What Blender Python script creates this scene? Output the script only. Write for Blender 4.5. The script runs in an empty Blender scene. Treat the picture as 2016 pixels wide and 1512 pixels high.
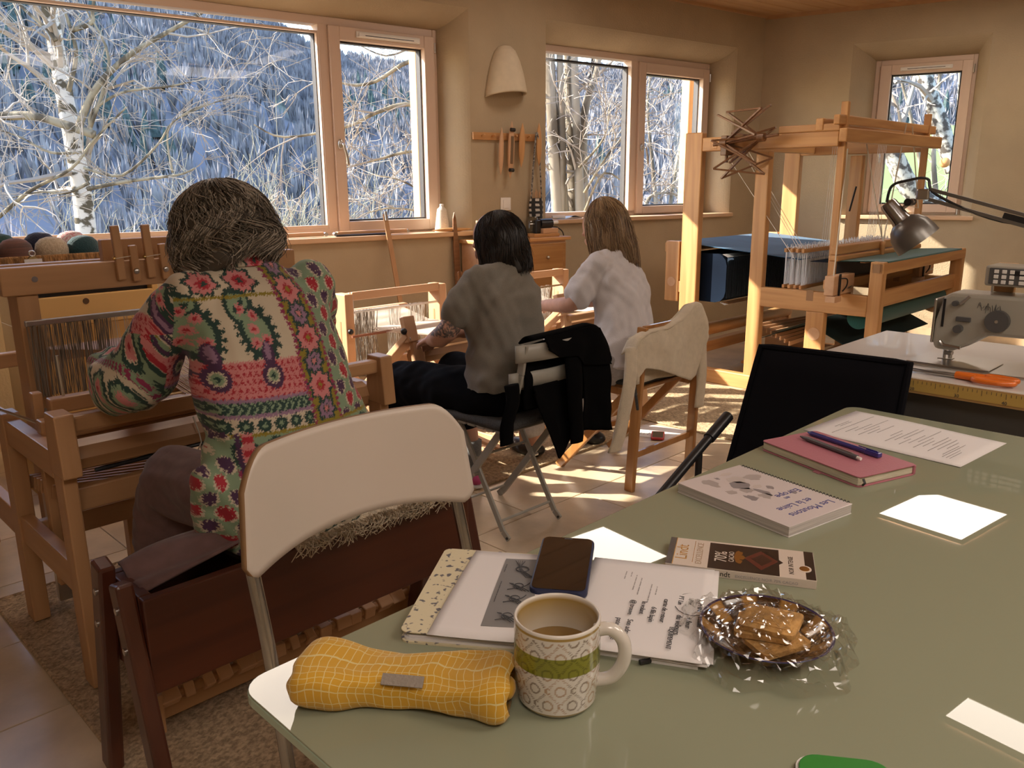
import bpy, bmesh, math, random
import numpy as np
from mathutils import Vector, Matrix, noise
random.seed(7); np.random.seed(7)
SC = bpy.context.scene
COL = SC.collection
PI = math.pi
# ------------------------------------------------------------------ camera
cam = bpy.data.cameras.new('camera'); camo = bpy.data.objects.new('camera', cam); COL.objects.link(camo)
cam.sensor_width = 36.0; cam.lens = 36.0*1600.0/2016.0; cam.clip_start = .02; cam.clip_end = 4000
_p = math.radians(13.73); _r = math.radians(.42)
_F = Vector((0, math.cos(_p), -math.sin(_p))); _U = Vector((0, math.sin(_p), math.cos(_p))); _R0 = Vector((1, 0, 0))
_R = _R0*math.cos(_r)-_U*math.sin(_r); _U2 = _U*math.cos(_r)+_R0*math.sin(_r)
camo.matrix_world = Matrix(((_R.x, _U2.x, -_F.x, 0), (_R.y, _U2.y, -_F.y, 0), (_R.z, _U2.z, -_F.z, 1.22), (0, 0, 0, 1)))
SC.camera = camo
# ------------------------------------------------------------------ world, sun, exposure
AZA = math.radians(37.1)                       # wall A runs along this direction
DA = Vector((math.cos(AZA), math.sin(AZA), 0)); NA = Vector((-math.sin(AZA), math.cos(AZA), 0))
sun_dir = (DA*1.0-NA*1.0+Vector((0, 0, -.80))).normalized()      # direction the sunlight travels
w = bpy.data.worlds.new('world'); SC.world = w; w.use_nodes = True
wn = w.node_tree; wn.nodes.clear()
sky = wn.nodes.new('ShaderNodeTexSky'); sky.sky_type = 'NISHITA'; sky.sun_disc = False
sky.sun_elevation = math.radians(29.5); sky.sun_rotation = math.atan2(-sun_dir.x, -sun_dir.y)
sky.altitude = 800; sky.dust_density = 1.5
bg = wn.nodes.new('ShaderNodeBackground'); bg.inputs[1].default_value = .36
wo = wn.nodes.new('ShaderNodeOutputWorld')
wn.links.new(sky.outputs[0], bg.inputs[0]); wn.links.new(bg.outputs[0], wo.inputs[0])
sl = bpy.data.lights.new('sun', 'SUN'); sl.energy = 7.0; sl.angle = math.radians(.6); sl.color = (1, .90, .76)
so = bpy.data.objects.new('sun', sl); COL.objects.link(so); so.rotation_euler = sun_dir.to_track_quat('-Z', 'Y').to_euler()
so.location = (-20, 5, 15)
SC.view_settings.view_transform = 'Standard'; SC.view_settings.look = 'None'
SC.view_settings.gamma = 1; SC.view_settings.use_curve_mapping = False
SC.view_settings.exposure = 1.35
PANEL_POWER = 4.0
# ------------------------------------------------------------------ helpers
S2 = math.sqrt(.5)
def G(x, y, z=0): return Vector(((x-y)*S2, (x+y)*S2, z))          # workshop grid (45 deg to the camera) -> world
def new_mat(name): 
    m = bpy.data.materials.new(name); m.use_nodes = True
    return m, m.node_tree, m.node_tree.nodes['Principled BSDF']
def setp(b, **k):
    for n, v in k.items(): b.inputs[n.replace('_', ' ')].default_value = v
def mat(name, col, rough=.6, metal=0, noise_amt=0, noise_scale=20, bump=0, bump_scale=60, spec=.5, stretch=None, col2=None, coat=0, sheen=0, coord='Object', detail=4, **kw):
    m, nt, b = new_mat(name)
    setp(b, Roughness=rough, Metallic=metal); b.inputs['Specular IOR Level'].default_value = spec
    b.inputs['Coat Weight'].default_value = coat; b.inputs['Sheen Weight'].default_value = sheen
    c = (*col, 1); b.inputs['Base Color'].default_value = c
    L = nt.links.new
    if noise_amt or col2 or bump:
        tc = nt.nodes.new('ShaderNodeTexCoord'); mp = nt.nodes.new('ShaderNodeMapping'); L(tc.outputs[coord], mp.inputs[0])
        if stretch: mp.inputs['Scale'].default_value = stretch
    if noise_amt or col2:
        nz = nt.nodes.new('ShaderNodeTexNoise'); nz.inputs['Scale'].default_value = noise_scale; nz.inputs['Detail'].default_value = detail
        L(mp.outputs[0], nz.inputs[0])
        rp = nt.nodes.new('ShaderNodeValToRGB'); L(nz.outputs[0], rp.inputs[0])
        a = noise_amt
        c2 = col2 or tuple(max(0, x*(1-a)) for x in col)
        c1 = col if col2 else tuple(min(1, x*(1+a*.6)) for x in col)
        rp.color_ramp.elements[0].position = .35; rp.color_ramp.elements[1].position = .65
        rp.color_ramp.elements[0].color = (*c2, 1); rp.color_ramp.elements[1].color = (*c1, 1)
        L(rp.outputs[0], b.inputs['Base Color'])
    if bump:
        n2 = nt.nodes.new('ShaderNodeTexNoise'); n2.inputs['Scale'].default_value = bump_scale; n2.inputs['Detail'].default_value = 3
        L(mp.outputs[0], n2.inputs[0])
        bp = nt.nodes.new('ShaderNodeBump'); bp.inputs['Strength'].default_value = bump; bp.inputs['Distance'].default_value = .01
        L(n2.outputs[0], bp.inputs['Height']); L(bp.outputs[0], b.inputs['Normal'])
    for k, v in kw.items(): b.inputs[k.replace('_', ' ')].default_value = v
    return m
def wood(name, c1, c2, axis=0, scale=9, rough=.45, ring=1.0, coat=0):
    """grain stretched along a local axis"""
    m, nt, b = new_mat(name); L = nt.links.new
    tc = nt.nodes.new('ShaderNodeTexCoord'); mp = nt.nodes.new('ShaderNodeMapping'); L(tc.outputs['Object'], mp.inputs[0])
    oi = nt.nodes.new('ShaderNodeObjectInfo'); ad = nt.nodes.new('ShaderNodeVectorMath'); ad.operation = 'ADD'
    ml = nt.nodes.new('ShaderNodeMath'); ml.operation = 'MULTIPLY'; ml.inputs[1].default_value = 37.0
    L(oi.outputs['Random'], ml.inputs[0]); L(mp.outputs[0], ad.inputs[0]); L(ml.outputs[0], ad.inputs[1])
    sc = [scale]*3; sc[axis] = scale*.06; mp.inputs['Scale'].default_value = sc
    nz = nt.nodes.new('ShaderNodeTexNoise'); nz.inputs['Scale'].default_value = 1.4; nz.inputs['Detail'].default_value = 3; L(ad.outputs[0], nz.inputs[0])
    m2 = nt.nodes.new('ShaderNodeMath'); m2.operation = 'MULTIPLY'; m2.inputs[1].default_value = 26*ring; L(nz.outputs[0], m2.inputs[0])
    sn = nt.nodes.new('ShaderNodeMath'); sn.operation = 'SINE'; L(m2.outputs[0], sn.inputs[0])
    f = nt.nodes.new('ShaderNodeMapRange'); f.inputs[1].default_value = -1; f.inputs[2].default_value = 1; L(sn.outputs[0], f.inputs[0])
    fi = nt.nodes.new('ShaderNodeTexNoise'); fi.inputs['Scale'].default_value = 9; fi.inputs['Detail'].default_value = 2; L(ad.outputs[0], fi.inputs[0])
    av = nt.nodes.new('ShaderNodeMath'); av.operation = 'MULTIPLY_ADD'; av.inputs[1].default_value = .55; L(f.outputs[0], av.inputs[0])
    hf = nt.nodes.new('ShaderNodeMath'); hf.operation = 'MULTIPLY'; hf.inputs[1].default_value = .45; L(fi.outputs[0], hf.inputs[0]); L(hf.outputs[0], av.inputs[2])
    mx = nt.nodes.new('ShaderNodeMix'); mx.data_type = 'RGBA'; mx.inputs[6].default_value = (*c2, 1); mx.inputs[7].default_value = (*c1, 1)
    L(av.outputs[0], mx.inputs[0]); L(mx.outputs[2], b.inputs['Base Color']); setp(b, Roughness=rough); b.inputs['Coat Weight'].default_value = coat
    return m
def vcol_mat(name, rough=.7, bump=0, bump_scale=200, sheen=0, coat=0):
    m = mat(name, (1, 1, 1), rough, bump=bump, bump_scale=bump_scale, sheen=sheen, coat=coat); nt = m.node_tree
    a = nt.nodes.new('ShaderNodeVertexColor'); a.layer_name = 'print'
    nt.links.new(a.outputs[0], nt.nodes['Principled BSDF'].inputs['Base Color']); return m
def glass_mat(name, tint=(1, 1, 1), ior_f=.08):
    m = bpy.data.materials.new(name); m.use_nodes = True; nt = m.node_tree; nt.nodes.clear(); L = nt.links.new
    o = nt.nodes.new('ShaderNodeOutputMaterial'); t = nt.nodes.new('ShaderNodeBsdfTransparent'); g = nt.nodes.new('ShaderNodeBsdfGlossy')
    g.inputs['Roughness'].default_value = .01; t.inputs[0].default_value = (*tint, 1)
    lw = nt.nodes.new('ShaderNodeLayerWeight'); lw.inputs[0].default_value = .5
    pw = nt.nodes.new('ShaderNodeMath'); pw.operation = 'POWER'; pw.inputs[1].default_value = 5; L(lw.outputs['Facing'], pw.inputs[0])
    fr = nt.nodes.new('ShaderNodeMath'); fr.operation = 'MULTIPLY_ADD'; fr.inputs[1].default_value = .45; fr.inputs[2].default_value = ior_f*.15; L(pw.outputs[0], fr.inputs[0])
    mx = nt.nodes.new('ShaderNodeMixShader'); L(fr.outputs[0], mx.inputs[0]); L(t.outputs[0], mx.inputs[1]); L(g.outputs[0], mx.inputs[2]); L(mx.outputs[0], o.inputs[0])
    return m
class MB:
    """collects shapes; build() links them as one mesh object"""
    def __init__(s): s.v = []; s.f = []
    def add(s, vs, fs):
        o = len(s.v); s.v.extend([tuple(v) for v in vs]); s.f.extend([tuple(i+o for i in f) for f in fs]); return s
    def box(s, x0, x1, y0, y1, z0, z1):
        return s.add([(x0, y0, z0), (x1, y0, z0), (x1, y1, z0), (x0, y1, z0), (x0, y0, z1), (x1, y0, z1), (x1, y1, z1), (x0, y1, z1)],
                     [(0, 3, 2, 1), (4, 5, 6, 7), (0, 1, 5, 4), (1, 2, 6, 5), (2, 3, 7, 6), (3, 0, 4, 7)])
    def bar(s, p, q, w, h, up=(0, 0, 1), w2=None, h2=None):
        """rectangular bar from p to q: w across, h along 'up'"""
        p, q = Vector(p), Vector(q); d = (q-p).normalized(); up = Vector(up)
        if abs(d.dot(up)) > .99: up = Vector((0, 1, 0))
        a = d.cross(up).normalized(); b = a.cross(d).normalized(); w2 = w if w2 is None else w2; h2 = h if h2 is None else h2
        vs = []
        for c, ww, hh in ((p, w, h), (q, w2, h2)):
            vs += [c-a*ww/2-b*hh/2, c+a*ww/2-b*hh/2, c+a*ww/2+b*hh/2, c-a*ww/2+b*hh/2]
        return s.add(vs, [(0, 1, 2, 3)[::-1], (4, 5, 6, 7), (0, 1, 5, 4), (1, 2, 6, 5), (2, 3, 7, 6), (3, 0, 4, 7)])
    def tube(s, pts, r, n=8, cap=True, closed=False):
        pts = [Vector(p) for p in pts]; N = len(pts)
        rs = r if hasattr(r, '__len__') else [r]*N
        a = None; vs = []
        for i, p in enumerate(pts):
            if closed: d = pts[(i+1) % N]-pts[i-1]
            else: d = pts[min(i+1, N-1)]-pts[max(i-1, 0)]
            if d.length < 1e-9: d = Vector((0, 0, 1))
            d.normalize()
            if a is None: a = d.orthogonal().normalized()
            else:
                a = a-d*a.dot(d)
                a = a.normalized() if a.length > 1e-6 else d.orthogonal().normalized()
            b = d.cross(a)
            for k in range(n):
                t = 2*PI*k/n; vs.append(p+(a*math.cos(t)+b*math.sin(t))*rs[i])
        fs = []
        for i in range(N if closed else N-1):
            j = (i+1) % N
            for k in range(n): fs.append((i*n+k, i*n+(k+1) % n, j*n+(k+1) % n, j*n+k))
        if cap and not closed: fs.append(tuple(range(n))[::-1]); fs.append(tuple((N-1)*n+k for k in range(n)))
        return s.add(vs, fs)
    def lathe(s, prof, n=32, c=(0, 0, 0), sx=1, sy=1):
        """profile [(r,z)...] turned about z"""
        vs = []; fs = []; c = Vector(c)
        for r, z in prof:
            for k in range(n): t = 2*PI*k/n; vs.append((c.x+r*math.cos(t)*sx, c.y+r*math.sin(t)*sy, c.z+z))
        for i in range(len(prof)-1):
            for k in range(n): fs.append((i*n+k, i*n+(k+1) % n, (i+1)*n+(k+1) % n, (i+1)*n+k))
        if prof[0][0] > 1e-5: fs.append(tuple(range(n))[::-1])
        if prof[-1][0] > 1e-5: fs.append(tuple((len(prof)-1)*n+k for k in range(n)))
        return s.add(vs, fs)
    def prism(s, poly, z0, z1):
        n = len(poly); vs = [(x, y, z0) for x, y in poly]+[(x, y, z1) for x, y in poly]
        return s.add(vs, [tuple(range(n))[::-1], tuple(range(n, 2*n))]+[(i, (i+1) % n, n+(i+1) % n, n+i) for i in range(n)])
    def loft(s, rings, cap=True, closed=True):
        n = len(rings[0]); vs = [p for r in rings for p in r]; fs = []
        for i in range(len(rings)-1):
            for k in range(n if closed else n-1): fs.append((i*n+k, i*n+(k+1) % n, (i+1)*n+(k+1) % n, (i+1)*n+k))
        if cap: fs.append(tuple(range(n))[::-1]); fs.append(tuple((len(rings)-1)*n+k for k in range(n)))
        return s.add(vs, fs)
    def grid(s, fn, nu, nv):
        """surface fn(u,v), u,v in 0..1"""
        vs = [fn(i/nu, j/nv) for j in range(nv+1) for i in range(nu+1)]
        return s.add(vs, [(j*(nu+1)+i, j*(nu+1)+i+1, (j+1)*(nu+1)+i+1, (j+1)*(nu+1)+i) for j in range(nv) for i in range(nu)])
    def sphere(s, c, r, nu=16, nv=10, sx=1, sy=1, sz=1):
        return s.lathe([(max(1e-6, r*math.sin(PI*i/nv)), -r*sz*math.cos(PI*i/nv)) for i in range(nv+1)], nu, c, sx, sy)
    def xf(s, M):
        s.v = [tuple(M @ Vector(v)) for v in s.v]; return s
    def build(s, name, m, parent=None, smooth=False, bevel=0, sub=0, solid=0, kind=None, label=None, weld=False):
        me = bpy.data.meshes.new(name); me.from_pydata(s.v, [], s.f); me.update()
        if weld or smooth:
            bm = bmesh.new(); bm.from_mesh(me); bmesh.ops.remove_doubles(bm, verts=bm.verts, dist=1e-5)
            bmesh.ops.recalc_face_normals(bm, faces=bm.faces); bm.to_mesh(me); bm.free()
        if smooth:
            me.polygons.foreach_set('use_smooth', [True]*len(me.polygons))
        o = bpy.data.objects.new(name, me); COL.objects.link(o)
        if m: me.materials.append(m)
        if parent: o.parent = parent
        if solid: md = o.modifiers.new('solid', 'SOLIDIFY'); md.thickness = solid; md.offset = 0
        if bevel:
            md = o.modifiers.new('bevel', 'BEVEL'); md.width = bevel; md.segments = 2; md.limit_method = 'ANGLE'; md.angle_limit = .6
        if sub: md = o.modifiers.new('sub', 'SUBSURF'); md.levels = sub; md.render_levels = sub
        if smooth == 'auto' or (smooth and bevel):
            me.set_sharp_from_angle(angle=.7)
        if kind: o['kind'] = kind
        if label: o['label'] = label
        return o
def tag(o, label=None, cat=None, group=None, kind=None):
    if label: o['label'] = label
    if cat: o['category'] = cat
    if group: o['group'] = group
    if kind: o['kind'] = kind
    return o
def thing(name, label, cat, loc=(0, 0, 0), rz=0, group=None):
    o = bpy.data.objects.new(name, None); COL.objects.link(o); o.empty_display_size = .1
    o.location = loc; o.rotation_euler = (0, 0, math.radians(rz)); return tag(o, label, cat, group)
def gthing(name, label, cat, gx, gy, z=0, rz=45, group=None): return thing(name, label, cat, G(gx, gy, z), rz, group)
def B(): return MB()
def bx(name, m, par, x0, x1, y0, y1, z0, z1, bevel=.003, **k): return B().box(x0, x1, y0, y1, z0, z1).build(name, m, par, bevel=bevel, **k)
def br(name, m, par, p, q, w_, h_, bevel=.003, up=(0, 0, 1), **k): return B().bar(p, q, w_, h_, up).build(name, m, par, bevel=bevel, **k)
def tb(name, m, par, pts, r, n=8, **k): return B().tube(pts, r, n).build(name, m, par, smooth='auto', **k)
def copy_obj(o, parent=None, loc=None, rot=None):
    c = o.copy(); COL.objects.link(c)
    if parent: c.parent = parent
    if loc is not None: c.location = loc
    if rot is not None: c.rotation_euler = rot
    return c
def copy_tree(o, parent=None, loc=None, rot=None):
    c = copy_obj(o, parent, loc, rot)
    for ch in [x for x in o.children]: copy_tree(ch, c)
    return c
def catmull(pts, n=6):
    P = [Vector(p) for p in pts]; out = []
    for i in range(len(P)-1):
        a, b, c, d = P[max(i-1, 0)], P[i], P[i+1], P[min(i+2, len(P)-1)]
        for k in range(n):
            t = k/n; out.append(.5*((2*b)+(c-a)*t+(2*a-5*b+4*c-d)*t*t+(3*b-a-3*c+d)*t**3))
    out.append(P[-1]); return out
def text(name, body, m, parent, loc, size, rot=(0, 0, 0), extrude=.0002, sx=1, align='LEFT'):
    cu = bpy.data.curves.new(name, 'FONT'); cu.body = body; cu.size = size; cu.extrude = extrude; cu.align_x = align; cu.resolution_u = 3
    t = bpy.data.objects.new(name+'_c', cu); COL.objects.link(t)
    dg = bpy.context.evaluated_depsgraph_get(); me = bpy.data.meshes.new_from_object(t.evaluated_get(dg)); bpy.data.objects.remove(t)
    o = bpy.data.objects.new(name, me); COL.objects.link(o); me.materials.clear(); me.materials.append(m)
    o.parent = parent; o.location = loc; o.rotation_euler = rot; o.scale = (sx, 1, 1); return o
# ------------------------------------------------------------------ materials
PINE = wood('pine_wood', (.60, .33, .13), (.42, .20, .07), 2, 8)
PINEX = wood('pine_wood_across', (.60, .33, .13), (.42, .20, .07), 0, 8)
PINEY = wood('pine_wood_deep', (.60, .33, .13), (.42, .20, .07), 1, 8)
BEECH = wood('beech_wood', (.46, .26, .125), (.36, .19, .085), 0, 10, .42, .6)
BEECHZ = wood('beech_wood_upright', (.46, .26, .125), (.36, .19, .085), 2, 10, .42, .6)
BEECHY = wood('beech_wood_deep', (.46, .26, .125), (.36, .19, .085), 1, 10, .42, .6)
PALE = wood('pale_beech', (.62, .38, .22), (.52, .30, .16), 0, 9, .45, .5)
PALEZ = wood('pale_beech_upright', (.62, .38, .22), (.52, .30, .16), 2, 9, .45, .5)
DARKW = wood('dark_mahogany', (.085, .022, .009), (.05, .012, .006), 0, 9, .38, .7, coat=.15)
DARKWZ = wood('dark_mahogany_upright', (.085, .022, .009), (.05, .012, .006), 2, 9, .38, .7, coat=.15)
LACQ = wood('lacquered_folding_chair_wood', (.42, .20, .065), (.28, .12, .035), 2, 9, .3, .8, coat=.3)
OAK = wood('oak_drawer_wood', (.40, .21, .075), (.30, .14, .045), 0, 10, .4, 1.0)
STEEL = mat('brushed_steel', (.55, .54, .52), .28, 1)
CHROME = mat('chrome_tube', (.42, .42, .42), .22, 1)
DARKM = mat('dark_metal', (.05, .05, .05), .4, .6)
BLACKP = mat('black_plastic', (.012, .012, .014), .35)
WHITEP = mat('white_plastic', (.78, .76, .72), .4)
YARN = mat('cream_yarn', (.72, .66, .55), .9, noise_amt=.2, noise_scale=300, bump=.3, bump_scale=500)
# ================================================================== SETTING
PLASTER = mat('clay_plaster', (.435, .35, .235), .92, noise_amt=.06, noise_scale=3.0, bump=.25, bump_scale=90, spec=.15, coord='Object', detail=8)
FRAMEW = wood('larch_window_frame', (.66, .51, .40), (.60, .45, .345), 0, 7, .45, .35)
FRAMEZ = wood('larch_window_frame_upright', (.66, .51, .40), (.60, .45, .345), 2, 7, .45, .35)
SILLW = wood('larch_sill', (.66, .45, .29), (.55, .35, .20), 0, 7, .4, .5)
GASKET = mat('dark_gasket', (.015, .015, .018), .5)
GLASS = glass_mat('window_glass')
def wallmesh(name, W, Ht, openings, depth, rz, loc, mtl):
    """wall in its own frame: x along, y outwards. openings: inner rect (x0,x1,z0,z1), outer rect; splayed reveals between them"""
    o = thing(name, None, None, loc, rz); tag(o, kind='structure')
    m = B()
    xs = sorted(set([W[0], W[1]]+[v for op in openings for v in op[0][:2]])); zs = sorted(set([0, Ht]+[v for op in openings for v in op[0][2:]]))
    for i in range(len(xs)-1):
        for j in range(len(zs)-1):
            cx_, cz_ = (xs[i]+xs[i+1])/2, (zs[j]+zs[j+1])/2
            if any(a[0] < cx_ < a[1] and a[2] < cz_ < a[3] for a, b_ in openings): continue
            m.add([(xs[i], 0, zs[j]), (xs[i+1], 0, zs[j]), (xs[i+1], 0, zs[j+1]), (xs[i], 0, zs[j+1])], [(0, 1, 2, 3)])
    face = m.build('plaster_face', mtl, o, weld=True)
    k = 10
    for a, b_ in openings:
        # rounded splay from the wall face to the window plane: quarter-ellipse blend
        rings = []
        for t in range(k+1):
            th = t/k*PI/2; e = 1-math.sin(th); yy = depth*(1-math.cos(th))*.55+depth*.45*(t/k)
            e = .6*e+.4*(1-t/k)
            x0, x1, z0, z1 = [b_[q]+(a[q]-b_[q])*e for q in range(4)]
            rings.append([(x0, yy, z0), (x1, yy, z0), (x1, yy, z1), (x0, yy, z1)])
        q = B().loft(rings, cap=False)
        q.build('window_reveal', mtl, o, smooth=False, weld=True)
        # outer part of the opening through the wall
        x0, x1, z0, z1 = b_
        B().loft([[(x0, depth, z0), (x1, depth, z0), (x1, depth, z1), (x0, depth, z1)], [(x0, depth+.10, z0), (x1, depth+.10, z0), (x1, depth+.10, z1), (x0, depth+.10, z1)]], cap=False).build('outer_reveal', mtl, o)
    # outer leaf
    m = B(); yo = depth+.10
    xs = sorted(set([W[0], W[1]]+[v for op in openings for v in op[1][:2]])); zs = sorted(set([-.3, Ht+.5]+[v for op in openings for v in op[1][2:]]))
    for i in range(len(xs)-1):
        for j in range(len(zs)-1):
            cx_, cz_ = (xs[i]+xs[i+1])/2, (zs[j]+zs[j+1])/2
            if any(b_[0] < cx_ < b_[1] and b_[2] < cz_ < b_[3] for a, b_ in openings): continue
            m.add([(xs[i], yo, zs[j]), (xs[i+1], yo, zs[j]), (xs[i+1], yo, zs[j+1]), (xs[i], yo, zs[j+1])], [(3, 2, 1, 0)])
    m.build('outer_face', mtl, o, weld=True)
    return o
HT = 2.55
KC = DA*6.0+NA*4.45
WALLA = wallmesh('wall_windows', (-1.8, 6.0), HT, [((-.75, 3.05, .905, 2.28), (-.62, 2.94, .93, 2.17)), ((3.667, 5.66, .96, 2.28), (3.70, 5.57, .985, 2.17))], .20, 37.1, NA*4.45, PLASTER)
WALLB = wallmesh('wall_right', (0, 4.5), HT, [((.69, 1.64, .945, 2.28), (.845, 1.56, .97, 2.165))], .20, -30, KC, PLASTER)
DBr = Vector((math.cos(math.radians(-30)), math.sin(math.radians(-30)), 0))
Lp = DA*-1.8+NA*4.45; Ep = KC+DBr*4.5; Rp = Vector((4.98, 1.2, 0)); Bp = Vector((-.2, -2.72, 0))
for nm, a, b_ in (('wall_left', Lp, Bp), ('wall_back', Bp, Rp), ('wall_side', Rp, Ep)):
    q = B().add([a, b_, b_+Vector((0, 0, HT)), a+Vector((0, 0, HT))], [(0, 1, 2, 3)]).build(nm, PLASTER); tag(q, kind='structure')
# ceiling planks (run along wall A)
CEILW = wood('ceiling_spruce', (.52, .32, .16), (.42, .24, .11), 0, 6, .5, .8)
ceil = thing('ceiling', None, None, (0, 0, HT), 37.1); tag(ceil, kind='structure')
B().box(-3, 10, -8, 4.80, .03, .06).build('ceiling_deck', CEILW, ceil)
plank = None
for i in range(44):
    y = -2.0+.15*i
    if plank is None: plank = bx('plank', CEILW, ceil, -2.5, 7.6, 0, .147, .008, .03, bevel=.004); plank.location = (0, y, -.008)
    else: copy_obj(plank, ceil, (0, y, -.008))
for x0, x1 in ((-1.9, 6.0),): bx('ceiling_trim', CEILW, ceil, x0, x1, 4.425, 4.45, -.02, .02)
q = B().bar(KC+Vector((0, 0, HT-.01)), KC+DBr*4.5+Vector((0, 0, HT-.01)), .03, .04).build('trim_1', CEILW); tag(q, kind='structure')
# light panels in the ceiling (those ahead of the camera seen mirrored in the glass table)
EMIT, nt_, b_ = new_mat('panel_diffuser'); b_.inputs['Base Color'].default_value = (.8, .8, .8, 1)
b_.inputs['Emission Color'].default_value = (1, .86, .745, 1); b_.inputs['Emission Strength'].default_value = PANEL_POWER
def panel(u, d, su, sd, label):
    t = thing('ceiling_light_panel', label, 'ceiling light', DA*u+NA*d+Vector((0, 0, HT-.02)), 37.1, 'flat light panels on the ceiling')
    m = B(); w_ = .02
    m.box(-su/2, su/2, -sd/2, -sd/2+w_, -.012, .01); m.box(-su/2, su/2, sd/2-w_, sd/2, -.012, .01)
    m.box(-su/2, -su/2+w_, -sd/2, sd/2, -.012, .01); m.box(su/2-w_, su/2, -sd/2, sd/2, -.012, .01)
    m.build('frame', WHITEP, t); bx('diffuser', EMIT, t, -su/2+w_, su/2-w_, -sd/2+w_, sd/2-w_, -.008, .006, bevel=0)
panel(5.61, 2.42, .72, .60, 'square light panel in the ceiling above the big floor loom')
panel(3.39, 3.44, .44, .62, 'square light panel in the ceiling above the grey-shirted weaver')
panel(1.10, 3.24, .72, .62, 'square light panel in the ceiling above the flower-printed shirt')
panel(3.47, .78, .25, 1.15, 'long narrow light panel in the ceiling nearest the glass table')
panel(-.4, -.8, 1.0, .9, 'square fill panel added unseen in the ceiling behind the camera, at the left')  # unseen fill panels from here on, added to brighten the foreground
panel(1.5, -.8, 1.0, .9, 'square fill panel added unseen in the ceiling behind the camera, in the middle')
panel(3.3, -.8, 1.0, .9, 'square fill panel added unseen in the ceiling behind the camera, at the right')
# floor: travertine tiles laid on the workshop grid
TILE = mat('travertine', (.56, .44, .30), .28, noise_amt=.22, noise_scale=5, bump=.06, bump_scale=40, detail=8, coord='Object')
_nt = TILE.node_tree; _oi = _nt.nodes.new('ShaderNodeObjectInfo'); _mp = [n for n in _nt.nodes if n.type == 'MAPPING'][0]
_vm = _nt.nodes.new('ShaderNodeVectorMath'); _vm.operation = 'SCALE'; _vm.inputs[0].default_value = (9, 5, 3); _nt.links.new(_oi.outputs['Random'], _vm.inputs[3]); _nt.links.new(_vm.outputs[0], _mp.inputs['Location'])
GROUT = mat('grout', (.36, .28, .19), .9)
floor = thing('floor', None, None, (0, 0, 0), 45); tag(floor, kind='structure')
B().box(-5, 10, -7, 9, -.10, -.004).build('screed', GROUT, floor)
tw, th_ = .60, .40; tile = None
for j in range(-8, 17):
    for i in range(-4, 14):
        x = i*tw+(j % 2)*tw*.5; y = j*th_
        W_ = G(x+tw/2, y+th_/2)
        d_ = W_.dot(NA); u_ = W_.dot(DA)
        if d_ > 4.85 or d_ < -2.4 or u_ < -2.3: continue
        if (W_-KC).dot(Vector((.5, .866, 0))) > .4 or W_.x > 6.6: continue
        if tile is None: tile = bx('tile', TILE, floor, .002, tw-.002, .002, th_-.002, -.02, 0, bevel=.0015); tile.location = (x, y, 0)
        else: copy_obj(tile, floor, (x, y, 0))
# skirting tiles
SKIRT = mat('travertine_skirting', (.50, .38, .25), .35, noise_amt=.25, noise_scale=6, detail=6)
for nm, o_, rz, L_ in (('baseboard_windows', NA*4.45, 37.1, (-1.8, 6.0)), ('baseboard_right', KC, -30, (0, 4.5))):
    t = thing(nm, None, None, o_, rz); tag(t, kind='structure'); x = L_[0]; first = None
    while x < L_[1]-.05:
        e = min(.60, L_[1]-x)
        if first is None or e < .6: first_ = bx('tile', SKIRT, t, .0015, e-.0015, -.012, 0, 0, .08, bevel=.001); first_.location = (x, 0, 0); first = first or first_
        else: copy_obj(first, t, (x, 0, 0))
        x += .60
# ------------------------------------------------------------------ windows
def frame_rect(m, x0, x1, z0, z1, wl, wr, wb, wt, y0, y1):
    m.box(x0, x0+wl, y0, y1, z0, z1); m.box(x1-wr, x1, y0, y1, z0, z1); m.box(x0+wl, x1-wr, y0, y1, z0, z0+wb); m.box(x0+wl, x1-wr, y0, y1, z1-wt, z1)
def rect_part(name, par, x0, x1, z0, z1, wl, wr, wb, wt, y0, y1, mx, mz, bevel=.004):
    bx(name+'_stile', mz, par, x0, x0+wl, y0, y1, z0, z1, bevel); bx(name+'_stile', mz, par, x1-wr, x1, y0, y1, z0, z1, bevel)
    bx(name+'_rail', mx, par, x0+wl, x1-wr, y0, y1, z0, z0+wb, bevel); bx(name+'_rail', mx, par, x0+wl, x1-wr, y0, y1, z1-wt, z1, bevel)
def glazing(par, x0, x1, z0, z1, y):
    g = bx('pane', GLASS, par, x0-.01, x1+.01, y, y+.004, z0-.01, z1+.01, bevel=0)
    m = B(); frame_rect(m, x0-.004, x1+.004, z0-.004, z1+.004, .014, .014, .014, .014, y+.006, y+.052); m.build('gasket', GASKET, par)
def handle(par, x, z, y):
    m = B(); m.lathe([(.014, 0), (.016, .004), (.016, .01), (.012, .014)], 16); m.xf(Matrix.Translation((x, y, z)) @ Matrix.Rotation(PI/2, 4, 'X') @ Matrix.Scale(1.9, 4, (0, 1, 0)))
    m.tube(catmull([(x, y, z), (x, y-.045, z), (x+.004, y-.05, z-.02), (x+.018, y-.05, z-.07), (x+.024, y-.05, z-.125)], 5), [.008]*6+[.008]*5+[.0085]*5+[.009]*4+[.006], 10)
    m.build('handle', STEEL, par, smooth=True)
def vent(par, x0, x1, z0, z1, y):
    m = B(); m.box(x0, x1, y-.014, y, z0, z1); m.box(x0+.01, x1-.01, y-.026, y-.014, z0+.004, z1-.008)
    o = m.build('trickle_vent', WHITEP, par, bevel=.003); o['label'] = 'white slotted air vent'
    bx('slot', BLACKP, o, x0+.05, x1-.05, y-.0268, y-.02, z0+.010, z0+.014, bevel=0)
def hinge(par, x, y, z):
    m = B(); m.tube([(x, y, z-.03), (x, y, z+.03)], .006, 8); m.build('hinge', STEEL, par, smooth='auto')
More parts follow.
